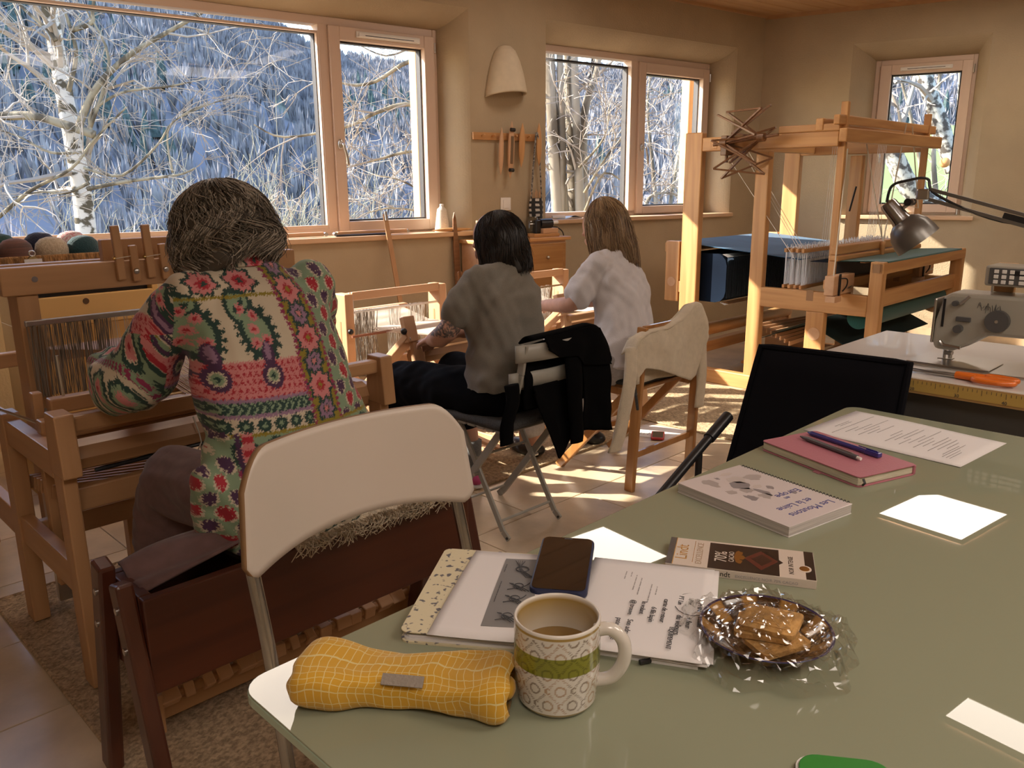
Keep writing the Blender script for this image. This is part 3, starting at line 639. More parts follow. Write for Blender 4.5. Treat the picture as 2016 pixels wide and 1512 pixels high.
# stack of A5 sheets: flowered pad with the knot drawing (left) and handwritten notes (right)
t = thing('flowered_notepad', 'stack of sheets in a flowered cover with a knot drawing on top', 'notepad', (-.034, .882, TZ), 80.5)
FLOW = mat('flowered_cover', (.62, .55, .36), .6, col2=(.10, .09, .10), noise_scale=130, detail=1); _r = [n for n in FLOW.node_tree.nodes if n.type == 'VALTORGB'][0]; _r.color_ramp.elements[0].position = .33; _r.color_ramp.elements[1].position = .40
B().prism(rrect(-.107, .107, -.074, .074, .012), 0, .002).build('back_cover', FLOW, t)
for k in range(3): o = B().prism(rrect(-.104+.002*k, .104, -.068, .070-.002*k, .006), .002+.003*k, .0048+.003*k).build('page_block', PAPER, t)
B().prism(rrect(-.105, .105, -.060, .074, .010), .011, .0125).build('flowered_cover', FLOW, t, bevel=.0005)
bend = lambda u, v: .003*(1-v)*(1-v)+.002*math.sin(u*3)
o = sheet('drawing_sheet', t, .210, .118, .0132, bend); o.location = (-.006, -.022, 0); o.rotation_euler = (0, 0, -.05)
m = B().grid(lambda u, v: (-.085+.165*u, -.062+.050*v, .0138+bend(u*.8+.1, v*.45+.1)), 10, 6); m.build('grey_picture', mat('grey_picture', (.20, .19, .185), .8), t, solid=.0003)
m = B(); K = .0185
for (x, y, s_) in ((-.066, -.038, 1), (-.026, -.040, 1), (.004, -.040, .9)):
    for q in range(3): m.tube(catmull([(x-.012*s_, y-.014+.004*q, K), (x-.002, y+.003*(q-1), K), (x+.006, y+.012-.002*q, K)], 5), .0005, 4)
    m.tube(catmull([(x-.01, y+.012, K), (x, y-.006, K), (x+.01, y-.012, K)], 5), .0005, 4); m.tube([(x+.007*math.cos(a), y+.006*math.sin(a), K) for a in [i*PI/6 for i in range(12)]], .0005, 4, closed=True)
x, y = .048, -.038
for q in range(5): m.tube(catmull([(x-.022, y-.018+.0025*q, K), (x-.004, y-.002+.001*q, K), (x+.006, y+.003, K), (x+.022, y+.012-.003*q, K)], 5), .0004, 4)
m.tube([(x+.007*math.cos(a), y+.008*math.sin(a), K) for a in [i*PI/6 for i in range(12)]], .0008, 4, closed=True)
m.build('knot_drawing', INK, t)
wm = B(); wordlines(wm, -.035, -.018, [.05], .003, .0008, K-.001, rnd); wordlines(wm, .04, -.017, [.02], .003, .0008, K-.001, rnd); wm.build('caption', INK, t)
t = thing('note_sheets', 'loose sheets of printed and handwritten notes under the phone and the mug', 'paper', (.150, .848, TZ), -106.5)
# local x runs towards the camera, y to the right
for k, (dx, dy, rz_) in enumerate(((0, .002, 0), (-.002, .006, .015), (.004, -.002, -.01))):
    o = sheet('sheet', t, .205, .150, .004+.0032*k, lambda u, v, k=k: .0022*math.sin(u*2.6+k)+.0015*v*k+.001, th=.0006); o.location = (dx, dy, 0); o.rotation_euler = (0, 0, rz_)
bx('pad', PAPER, t, -.10, .10, -.07, .068, 0, .0042, .0005); tb('pen_end', BLACKP, t, [(.108, .01, .004), (.101, .02, .004)], .0028, 8)
m = B(); wordlines(m, -.078, .058, [.05, .030, .042, .030, .036], .0085, .0012, .0141, rnd); wordlines(m, -.070, .010, [.05, .07, .018, .055, .045, .012, .02], .0068, .0012, .0141, rnd); m.build('print', GREYINK, t)
for body, x, y, s_ in (('SERAPHIN', -.028, .060, .0075), ('Plat', -.018, .049, .008), ('PT Lin', -.024, .038, .008), ('dessin', .018, .062, .009), ('+ fleur', .022, .050, .009), ('du velours', .020, .039, .010), ('carte de retour', -.012, .022, .0085), ('6 fils lapin', .010, .010, .0085), ('le volant', .0, -.002, .0085), ('@ trouve', .0, -.014, .0085), ('Son adresse', .044, -.012, .009), ('pate sauvage', .044, -.024, .009)):
    text('handwriting', body, INK, t, (x, y, .0146), s_)
text('lettering', 'EQUIPEMENT', INK, t, (.048, .034, .0146), .0075)
B().tube([(-.008+.026*math.cos(a), .054+.020*math.sin(a), .0146) for a in [-1.2+i*.42 for i in range(13)]], .0004, 4).build('pen_circle', INK, t)
# phone
t = thing('smartphone', 'black smartphone in a dark blue case lying on the notes', 'phone', (.062, .9215, TZ+.0195), 80.3); t.rotation_euler[1] = -.055
B().prism(rrect(-.0665, .0665, -.034, .034, .010), -.001, .0085).build('case', mat('navy_case', (.012, .018, .06), .5), t, bevel=.0022)
B().prism(rrect(-.064, .064, -.0315, .0315, .008), .0085, .0092).build('screen', mat('phone_screen', (.008, .006, .006), .04, coat=1), t)
tb('ear_slot', GREYP, t, [(.0605, -.005, .0092), (.0605, .005, .0092)], .0007, 6)
# mug
def ogee(co):
    x, y, z = co[:, 0], co[:, 1], co[:, 2]; a = np.arctan2(y, x)*.041; n = len(x); c = np.tile(np.array([.62, .58, .52]), (n, 1))
    band = (z > .047) & (z < .066); c[band] = (.20, .20, .018)
    r_in = np.hypot(x, y) < .0373; P = .0245; H_ = .0330; v = z/H_; uu = a/P; hit = np.zeros(n, bool); w_ = .030
    for k in range(2):
        L0 = k*.5+(-1)**k*.22*np.cos(2*PI*v); d = np.abs(((uu-L0)+.5) % 1-.5); hit |= (d > w_*.6) & (d < w_*1.7)
    for cu, cv in ((.25, .5), (.75, 0)):
        du = ((uu-cu)+.5) % 1-.5; dv = ((v-cv)+.5) % 1-.5; rr = np.hypot(du*P, dv*H_*.95); hit |= np.abs(rr-.0048) < .0008
    hit &= (z > .008) & (z < .082); lc = np.where((np.sin(a*150+1) > .1)[:, None], np.array([.25, .20, .16]), np.array([.40, .27, .18]))
    c[hit & ~band] = lc[hit & ~band]; c[hit & band] = (.12, .12, .010)
    gold = ((z > .0835) & (z < .0868)) | ((z > .0045) & (z < .0062)); c[gold] = (.34, .22, .06)
    c[r_in] = (.58, .53, .45); return c
t = thing('mug', 'white tea mug with a green band and ring pattern, half full', 'mug', (.041, .690, TZ), -12)
prof = [(.001, .002), (.030, .0), (.034, .0015), (.0375, .006)]+[(.0375+.0035*min(1, (z-.006)/.03), z) for z in [.006+.0009*i for i in range(1, 91)]]
prof += [(.0405, .0885), (.0395, .0895), (.0382, .0885), (.0375, .084), (.0370, .05), (.0355, .012), (.030, .006), (.001, .005)]
o = B().lathe(prof, 190).build('body', vcol_mat('mug_print', .18, coat=.6), t, smooth=True); paint(o, ogee)
B().tube(catmull([(.036, 0, .076), (.050, 0, .079), (.062, 0, .068), (.063, 0, .048), (.053, 0, .030), (.037, 0, .024)], 6), [.0065]*31, 12).build('handle', mat('mug_glaze', (.62, .58, .52), .18, coat=.6), t, smooth=True)
B().lathe([(.001, .054), (.0368, .054), (.0369, .0545)], 48).build('tea', mat('tea', (.19, .105, .022), .03, coat=.5), t)
# plate with biscuits under cling film
t = thing('plate', 'brown patterned saucer with a blue rim under cling film', 'plate', (.2675, .776, TZ))
def platefn(co):
    r = np.hypot(co[:, 0], co[:, 1]); a = np.arctan2(co[:, 1], co[:, 0]); c = np.tile(np.array([.035, .016, .007]), (len(r), 1))
    pet = (np.sin(a*9) > .25) & (r > .045); c[pet] = (.40, .21, .055)
    sp = (np.sin(a*54+r*800) > .55) & (np.abs(a+.4) < .5) & (r > .045); c[sp] = (.42, .26, .10)
    c[(r > .0655) | (co[:, 2] > .0235)] = (.02, .02, .10)
    return c
prof = [(.001, .004), (.030, .004), (.040, .006), (.047, .010), (.054, .015), (.060, .019), (.0655, .0235), (.0685, .0245), (.069, .0235), (.058, .015), (.042, .002), (.034, 0), (.001, .001)]
P2_ = []
for (a, b), (c, d) in zip(prof, prof[1:]): P2_ += [(a+(c-a)*i/3, b+(d-b)*i/3) for i in range(3)]
o = B().lathe(P2_+[prof[-1]], 120).build('dish', vcol_mat('plate_glaze', .15, coat=.7), t, smooth=True); paint(o, platefn)
BISC = mat('baked_biscuit', (.50, .28, .09), .7, noise_amt=.35, noise_scale=60, bump=.4, bump_scale=150)
for k, (x, y, z, rz_, lab) in enumerate(((.006, -.016, .013, 20, 'golden biscuit lowest on the plate'), (-.002, -.002, .021, -24, 'golden biscuit in the middle of the pile'), (.004, -.004, .029, -33, 'patterned golden biscuit on top of the pile'))):
    o = B(); o.prism(rrect(-.029, .029, -.022, .022, .005, 3), 0, .006)
    for q in range(3): o.prism(rrect(-.020+.006*q, .020-.006*q, -.014+.004*q, .014-.004*q, .003, 2), .006, .0068+.0006*q)
    o = o.build('biscuit', BISC, None, bevel=.0012); o.location = (.2675+x, .776+y, TZ+z); o.rotation_euler = (.05*k, -.06, math.radians(rz_)); tag(o, lab, 'biscuit', 'biscuits on the plate')
FILM = bpy.data.materials.new('cling_film'); FILM.use_nodes = True; nt = FILM.node_tree; nt.nodes.clear(); L = nt.links.new
_o = nt.nodes.new('ShaderNodeOutputMaterial'); _t = nt.nodes.new('ShaderNodeBsdfTransparent'); _g = nt.nodes.new('ShaderNodeBsdfGlossy'); _g.inputs['Roughness'].default_value = .06; _l = nt.nodes.new('ShaderNodeLayerWeight'); _l.inputs[0].default_value = .35
_x = nt.nodes.new('ShaderNodeMixShader'); _m = nt.nodes.new('ShaderNodeMath'); _m.operation = 'MULTIPLY_ADD'; _m.inputs[1].default_value = .55; _m.inputs[2].default_value = .05; L(_l.outputs['Facing'], _m.inputs[0]); L(_m.outputs[0], _x.inputs[0]); L(_t.outputs[0], _x.inputs[1]); L(_g.outputs[0], _x.inputs[2]); L(_x.outputs[0], _o.inputs[0]); _t.inputs[0].default_value = (.96, .96, .95, 1)
def film(u, v):
    a = u*2*PI; r = v*.094
    rr = r*(1+.06*math.sin(a*5+1)+.05*math.sin(a*11))
    x, y = rr*math.cos(a), rr*math.sin(a)
    h = .0265+.015*max(0, 1-(r/.045)**2)
    cr = abs(noise.noise((x*70, y*70, 1.3)))+.6*abs(noise.noise((x*150, y*150, 7.7)))
    h += .006*(cr-.3)*min(1, r/.02)
    if r > .068:
        k = (r-.068)/.026; h = .0265*(1-k)+.003+.022*k*(1-k)*abs(noise.noise((x*120, y*120, 4)))*4; h = max(.0015, h)
    return (x, y, h)
B().grid(film, 90, 34).build('cling_film', FILM, t, label='crumpled clear cling film')
# pencil case
def gridcheck(name, base, line, sc, wd):
    m, nt, b = new_mat(name); L = nt.links.new; tc = nt.nodes.new('ShaderNodeTexCoord'); sp = nt.nodes.new('ShaderNodeSeparateXYZ'); nz = nt.nodes.new('ShaderNodeTexNoise'); nz.inputs['Scale'].default_value = 25
    L(tc.outputs['UV'], sp.inputs[0]); out = []
    nu_ = nt.nodes.new('ShaderNodeTexNoise'); nu_.inputs['Scale'].default_value = 9; L(tc.outputs['UV'], nu_.inputs[0])
    for i, s_ in ((0, sc[0]), (1, sc[1])):
        wv = nt.nodes.new('ShaderNodeMath'); wv.operation = 'MULTIPLY_ADD'; wv.inputs[1].default_value = .035; L(nu_.outputs[0], wv.inputs[0]); L(sp.outputs[i], wv.inputs[2])
        a = nt.nodes.new('ShaderNodeMath'); a.operation = 'MULTIPLY'; a.inputs[1].default_value = s_; L(wv.outputs[0], a.inputs[0]); f = nt.nodes.new('ShaderNodeMath'); f.operation = 'FRACT'; L(a.outputs[0], f.inputs[0])
        l = nt.nodes.new('ShaderNodeMath'); l.operation = 'LESS_THAN'; l.inputs[1].default_value = wd; L(f.outputs[0], l.inputs[0]); out.append(l)
    mx = nt.nodes.new('ShaderNodeMath'); mx.operation = 'MAXIMUM'; L(out[0].outputs[0], mx.inputs[0]); L(out[1].outputs[0], mx.inputs[1])
    c = nt.nodes.new('ShaderNodeMix'); c.data_type = 'RGBA'; c.inputs[6].default_value = (*base, 1); c.inputs[7].default_value = (*line, 1); L(mx.outputs[0], c.inputs[0]); L(c.outputs[2], b.inputs['Base Color']); setp(b, Roughness=.85)
    b.inputs['Sheen Weight'].default_value = .2
    return m
def uvgrid(o, nu, nv):
    me = o.data; uv = me.uv_layers.new(name='UVMap'); i = 0
    for p in me.polygons:
        f = p.index; fi, fj = f % nu, f//nu
        for k, li in enumerate(p.loop_indices):
            du, dv = ((0, 0), (1, 0), (1, 1), (0, 1))[k]; uv.data[li].uv = ((fi+du)/nu, (fj+dv)/nv)
t = thing('pencil_case', 'yellow fabric pencil case with a white grid print and leather tag', 'pencil case', (-.104, .692, TZ), -7.5)
def case(u, v):
    x = (u-.5)*.208; a = v*2*PI
    s_ = 1-.12*math.cos(u*2*PI)*1; endp = min(1, min(u, 1-u)/.10); endp = .35+.65*math.sqrt(max(0, 1-(1-endp)**2)) if endp < 1 else 1
    w_ = .036*(1+.10*math.cos(u*2*PI)); h_ = .0195*(1+.20*math.cos(u*2*PI))*(1+.03*math.sin(u*14))
    ca, sa = math.cos(a), math.sin(a); e = .62
    y = w_*math.copysign(abs(ca)**e, ca)*(.55+.45*endp); z = h_*math.copysign(abs(sa)**e, sa)*(.42+.58*endp)
    z += h_+.002*math.sin(u*9+a*2)+.0015*noise.noise((u*9, math.cos(a)*2, math.sin(a)*2)); y += .004*noise.noise((u*7, 5+math.cos(a), math.sin(a)))
    z = max(.0005, z); y += -.006*math.cos(u*2*PI)
    return (x+.004*noise.noise((y*60, z*60, 2)), y, z)
CASE = gridcheck('yellow_grid_cotton', (.55, .30, .018), (.62, .50, .22), (27, 22), .10)
o = B().grid(case, 60, 48).build('pouch', CASE, t); uvgrid(o, 60, 48); o.data.polygons.foreach_set('use_smooth', [True]*len(o.data.polygons))
m = B()
for i in range(9):
    pass
lt = mat('grey_leather', (.27, .23, .19), .6, bump=.3, bump_scale=300)
o = bx('leather_tag', lt, t, -.020, .020, -.0055, .0055, -.0008, .0008, .0003); o.location = (.004, -.026, .0355); o.rotation_euler = (.62, 0, -.03)
for sx_ in (-1, 1):
    o = B().sphere((0, 0, 0), .009, 10, 8, .8, 1.6, 1.0).build('gathered_corner', CASE, t, smooth=True); o.location = (sx_*.1, -.006, .022)
# green box corner at the very bottom
t = thing('green_folder', 'corner of a bright green rounded pouch at the bottom edge of the picture', 'pouch', (.276, .545, TZ), -10)
B().prism(rrect(-.045, .03, -.10, .048, .018), 0, .008).build('cover', mat('green_plastic', (.03, .22, .03), .4), t, bevel=.001); B().prism(rrect(-.047, .032, -.10, .0495, .018), .002, .005).build('white_edge', WHITEP, t)
# white chair behind the table
t = gthing('folding_chair', 'white laminated chair back on chrome legs pushed up to the glass table', 'chair', .725, 1.05, 0)
def chback(u, v):
    x = (u-.5)*2; W_ = .228
    zt = .20-.004*abs(x)**2-.055*max(0, abs(x)-.74)**2/.0676*1.0; zb = .032*(1-abs(x)**2.2)
    if abs(x) > .90: zb += .028*((abs(x)-.90)/.1)**2
    z = zb+(zt-zb)*v; xx = x*W_*(1-.05*v)
    return (xx, .03+.10*z-.045*(x**2)+.02, .645+z)
LAM = mat('cream_laminate', (.58, .51, .44), .38, noise_amt=.04, noise_scale=2); CHIPB = mat('plywood_edge', (.26, .15, .07), .7)
m = B().grid(chback, 48, 14); o = m.build('backrest', LAM, t, smooth=True, solid=.011, bevel=0); o.data.materials.append(CHIPB); o.modifiers['solid'].material_offset_rim = 1
for sx in (-1, 1):
    x = sx*.208
    tb('leg', CHROME, t, catmull([(x*.97, .050, .715), (x*.985, .030, .655), (x*.985, -.008, .50), (x*.97, -.045, .20), (x*.97, -.07, .012)], 5), .011, 12); tb('rear_leg', CHROME, t, [(x*.92, -.26, .40), (x*.92, .13, .012)], .010, 12)
    for p in ((x*.97, -.07, .006), (x*.92, .133, .006)): B().lathe([(.013, -.006), (.014, 0), (.012, .012)], 12, p).build('rubber_foot', BLACKP, t)
B().prism(rrect(-.19, .19, -.34, .0-.01, .05), .415, .433).build('seat', LAM, t, bevel=.003)
tb('crossbar', CHROME, t, [(-.19, .07, .2), (.19, .07, .2)], .008, 8)
# ================================================================== LOOMS, BENCH
WARPW = mat('cream_warp', (.66, .58, .50), .8); WARPP = mat('rose_warp', (.55, .40, .36), .8); HEDD = mat('grey_brown_heddles', (.20, .155, .115), .7); WHED = mat('wire_heddles', (.46, .43, .38), .4, .5)
CORD = mat('cotton_cord', (.62, .56, .46), .9)
def threads(par, name, polys, r, m_, kind='stuff'):
    m = B()
    for p in polys: m.tube(p, r, 3, cap=False)
    return m.build(name, m_, par, kind=kind)
# ---- left floor loom (local origin: G 1.0, 2.5)
t = gthing('floor_loom', 'beech floor loom with a lever castle at the left, worked by the grey-haired weaver', 'loom', 1.0, 2.5, .009)
for x in (-.46, .45):
    B().bar((x, -.47, 0), (x, -.455, .56), .034, .062, (0, 1, 0)).build('leg', BEECHZ, t, bevel=.004)
    B().prism([(-.05, 0), (.05, 0), (.036, .15), (-.036, .15)], -.022, .022).xf(Matrix.Translation((x, -.47, .556)) @ Matrix.Rotation(PI/2, 4, 'Z') @ Matrix.Rotation(PI/2, 4, 'X')).build('beam_cheek', BEECHZ, t, bevel=.004)
    bx('leg', BEECHZ, t, x-.022, x+.022, -.035, .03, 0, .62); bx('leg', BEECHZ, t, x-.022, x+.022, .60, .66, 0, .62)
    bx('upper_rail', BEECHY, t, x-.017, x+.017, -.42, .66, .535, .605); bx('lower_rail', BEECHY, t, x-.016, x+.016, -.455, .62, .245, .325)
    xu = x*.80; bx('castle_post', BEECHZ, t, xu-.027, xu+.027, .0, .095, .12, .93, .004)
    tb('bolt', STEEL, t, [(xu, -.003, .60), (xu, .001, .60)], .010, 12); tb('bolt', STEEL, t, [(xu+.02, -.014, .972), (xu+.02, -.01, .972)], .008, 12)
    tb('tie_rod', STEEL, t, [(x-.05, -.1, .66), (x+.07, -.30, .60)], .004, 6)
bx('castle_beam', BEECH, t, -.43, .45, -.012, .03, .93, 1.006, .004); bx('castle_beam', BEECH, t, -.43, .45, .09, .13, .93, 1.006, .004)
bx('lever_board', BEECH, t, -.15, .36, .032, .062, .985, 1.066, .003)
for k in range(11):
    x = -.127+k*.043; tall = k % 2 == 0
    a = B().box(-.0115, .0115, -.008, .008, -.078 if tall else -.055, .078 if tall else .05).build('lever', BEECHZ, t, bevel=.003); a.location = (x, -.024, 1.030 if tall else 1.0); a.rotation_euler = (.04, -.05, 0)
    m = B()
    if tall: m.tube([(x-.013, -.034, 1.015), (x+.03, -.035, 1.02)], .0013, 4); m.build('lacing', CORD, t); B().sphere((x-.014, -.03, 1.015), .006, 10, 8).build('brass_stud', mat('brass', (.6, .45, .2), .25, 1), t, smooth=True)
    else: B().sphere((x, -.034, .975), .0085, 12, 8, 1, .5, 1).build('screw_cap', STEEL, t, smooth=True)
B().box(.14, .17, .0, .05, 1.006, 1.10).build('wing_clamp', mat('brass_clamp', (.45, .33, .15), .3, 1), t, bevel=.004); B().sphere((.155, .02, 1.135), .022, 14, 10, .8, .6, 1).build('clamp_grip', mat('brass_grip', (.45, .33, .15), .25, 1), t, smooth=True)
# beater and front beams
bx('beater_rail', BEECH, t, -.41, .42, -.225, -.185, .642, .682, .005); bx('beater_rail', BEECH, t, -.45, .44, -.27, -.225, .585, .64, .005); bx('beater_rail', BEECH, t, -.44, .43, -.25, -.22, .52, .58, .004)
for x in (-.43, .43): bx('beater_sword', BEECHZ, t, x-.012, x+.012, -.20, -.17, .16, .70)
tb('shed_rod', STEEL, t, [(-.37, -.20, .682), (-.372, -.20, .79)], .004, 8); tb('shed_rod', STEEL, t, [(.37, -.20, .682), (.372, -.20, .79)], .004, 8)
bx('breast_beam', BEECH, t, -.44, .43, -.49, -.452, .655, .695, .006); tb('cloth_beam', BEECH, t, [(-.44, -.40, .575), (.43, -.40, .575)], .04, 8); tb('lease_rod', BLACKP, t, [(-.38, -.41, .53), (.36, -.41, .545)], .006, 8)
bx('lower_beam', BEECH, t, -.44, .43, -.43, -.40, .44, .50, .004); bx('foot_board', BEECH, t, -.44, .43, -.05, -.02, .235, .30, .004); bx('back_beam', BEECH, t, -.46, .45, .62, .66, .62, .67, .005)
threads(t, 'knotted_ties', [[(x, -.40, .612), (x+rnd.uniform(-.006, .006), -.425, .58), (x+.01, -.43, .535), (x+.005, -.425, .50)] for x in [.02+i*.009 for i in range(16)]]+[[(-.13, -.43, .62), (-.125, -.445, .58), (-.12, -.442, .55), (-.135, -.44, .52)]]+[[(x, -.43, .46), (x+.003, -.432, .40)] for x in [-.10+i*.007 for i in range(34)]], .0022, CORD)
tb('tie_cord', CORD, t, catmull([(.045, -.49, .70), (.05, -.50, .62), (.055, -.49, .48), (.06, -.49, .36), (.055, -.49, .33)], 5), .004, 6); tb('tie_cord', CORD, t, catmull([(.02, -.47, .60), (.035, -.49, .56), (.02, -.49, .46), (.035, -.49, .35), (.065, -.49, .32), (.09, -.49, .36), (.07, -.49, .40)], 5), .004, 6)
# heddles and warp
bx('shaft_bar', STEEL, t, -.40, .42, -.07, -.055, .853, .868, .002)
threads(t, 'heddles', [[(x+rnd.uniform(-.004, .004), -.065+rnd.uniform(-.02, .03), .855), (x+rnd.uniform(-.006, .006), -.065+rnd.uniform(-.02, .03), .655)] for x in [-.395+i*.0014 for i in range(150)]], .0011, HEDD)
threads(t, 'heddles', [[(x, -.06+rnd.uniform(-.02, .03), .855), (x, -.06+rnd.uniform(-.02, .03), .655)] for x in [-.18+i*.006 for i in range(90)]], .0008, WHED)
threads(t, 'warp_threads', [[(-.16+i*.0046, -.47, .695), (-.16+i*.0046, -.05, .755), (-.20+i*.0052, .64, .668)] for i in range(110)], .0011, WARPW)
threads(t, 'warp_threads', [[(-.16+i*.0146, -.47, .697), (-.16+i*.0146, -.05, .757), (-.20+i*.0166, .64, .670)] for i in range(35)], .0013, WARPP)
for k in range(7): br('lam', BEECH, t, (-.43, -.20+.034*k, .43-.004*k), (-.02, -.20+.034*k, .375), .012, .038, .002)
for k in range(6):
    br('treadle', mat('grey_oiled_wood', (.24, .20, .16), .5) if k == 0 else bpy.data.materials['grey_oiled_wood'], t, (.04+.022*k, -.16, .22+.0*k), (.10+.022*k, .10, .46), .012, .03, .002)
bx('lam_stand', STEEL, t, -.40, -.36, .0, .03, .02, .40, .003); bx('lam_stand', BEECHZ, t, -.12, -.07, -.24, -.20, .10, .40, .003); bx('lam_stand', BEECHZ, t, -.18, -.14, .02, .06, .02, .42, .003)
# ---- yellow plywood drawer unit behind the loom
PLY = mat('yellow_plywood', (.60, .37, .13), .55, noise_amt=.06, noise_scale=4)
t = gthing('drawer_box', 'yellow plywood drawer box with a round finger hole behind the left loom', 'storage box', 1.10, 3.5)
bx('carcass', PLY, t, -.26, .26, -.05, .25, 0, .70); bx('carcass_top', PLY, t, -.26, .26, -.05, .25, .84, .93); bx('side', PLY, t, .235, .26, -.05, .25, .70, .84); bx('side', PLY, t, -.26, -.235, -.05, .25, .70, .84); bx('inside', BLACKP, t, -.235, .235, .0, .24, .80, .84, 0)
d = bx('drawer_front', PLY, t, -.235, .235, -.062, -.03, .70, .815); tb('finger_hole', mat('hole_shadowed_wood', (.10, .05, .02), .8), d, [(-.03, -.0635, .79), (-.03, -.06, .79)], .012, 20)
# ---- bench
t = gthing('loom_bench', 'dark mahogany box bench on splayed legs at the left loom', 'bench', .87, 1.515, .009)
bx('front_board', DARKW, t, -.397, .40, -.088, -.066, .285, .48, .003); bx('back_board', DARKW, t, -.397, .40, .066, .088, .285, .48, .003)
for s_ in (-1, 1):
    bx('end_board', DARKW, t, s_*.385-.012, s_*.385+.012, -.0655, .0655, .285, .48, .003)
    for q, (y0_, y1_) in enumerate(((-.03, -.155), (.055, .17))):
        l = B().bar((s_*.413, y0_, .502+.012*q), (s_*.413, y1_, 0), .032, .048, (0, 1, 0)).build('leg', DARKWZ, t, bevel=.006)
        for z in (.455, .38): tb('bolt', STEEL, l, [(s_*.429, y0_+(y1_-y0_)*(.5-z)/.5, z), (s_*.432, y0_+(y1_-y0_)*(.5-z)/.5, z)], .007, 10)
bx('box_floor', DARKW, t, -.37, .37, -.065, .065, .285, .30, 0); bx('seat_board', DARKW, t, -.14, .37, -.064, .064, .455, .476, .003)
FLEECE = mat('cream_sheepskin', (.60, .52, .40), .95, noise_amt=.2, noise_scale=80, bump=1, bump_scale=120)
t = gthing('sheepskin', 'curly cream sheepskin laid over the dark bench under the weaver', 'sheepskin', 1.0, 1.515, .490)
def fl(u, v):
    x, y = (u-.5)*.44, (v-.5)*.21; e = min(u, 1-u, v, 1-v)
    return (x, y, .004+.016*min(1, e*8)+.006*noise.noise((x*60, y*60, 0)))
B().grid(fl, 50, 26).build('pelt', FLEECE, t, smooth=True, solid=.004)
threads(t, 'curls', [catmull([(x, -.10+rnd.uniform(-.01, .02), .015), (x+rnd.uniform(-.012, .012), -.115-rnd.uniform(0, .012), .012+rnd.uniform(-.012, .008)), (x+rnd.uniform(-.03, .03), -.112-rnd.uniform(0, .014), rnd.uniform(-.02, .012))], 4) for x in [rnd.uniform(-.22, .21) for _ in range(260)]], .0011, FLEECE)
# ---- foot roller on the rug
t = gthing('foot_roller', 'wooden foot roller of square blocks on a dowel below the dark bench', 'foot roller', .92, 1.74, .009)
bx('rail', BEECH, t, -.36, .38, -.0, .022, .012, .060); tb('dowel', BEECH, t, [(-.36, -.03, .085), (.38, -.03, .085)], .011, 10)
for s_ in (-.35, .37): bx('end_plate', BEECHZ, t, s_-.008, s_+.008, -.05, .02, .012, .11)
for k in range(15):
    x = -.325+k*.046+rnd.uniform(-.006, .006); w_ = rnd.choice((.012, .017, .022)); o = bx('block', PALE, t, -w_, w_, -.017, .017, -.017, .017, .003); o.location = (x, -.03, .085); o.rotation_euler = (rnd.uniform(0, 1.5), 0, 0)
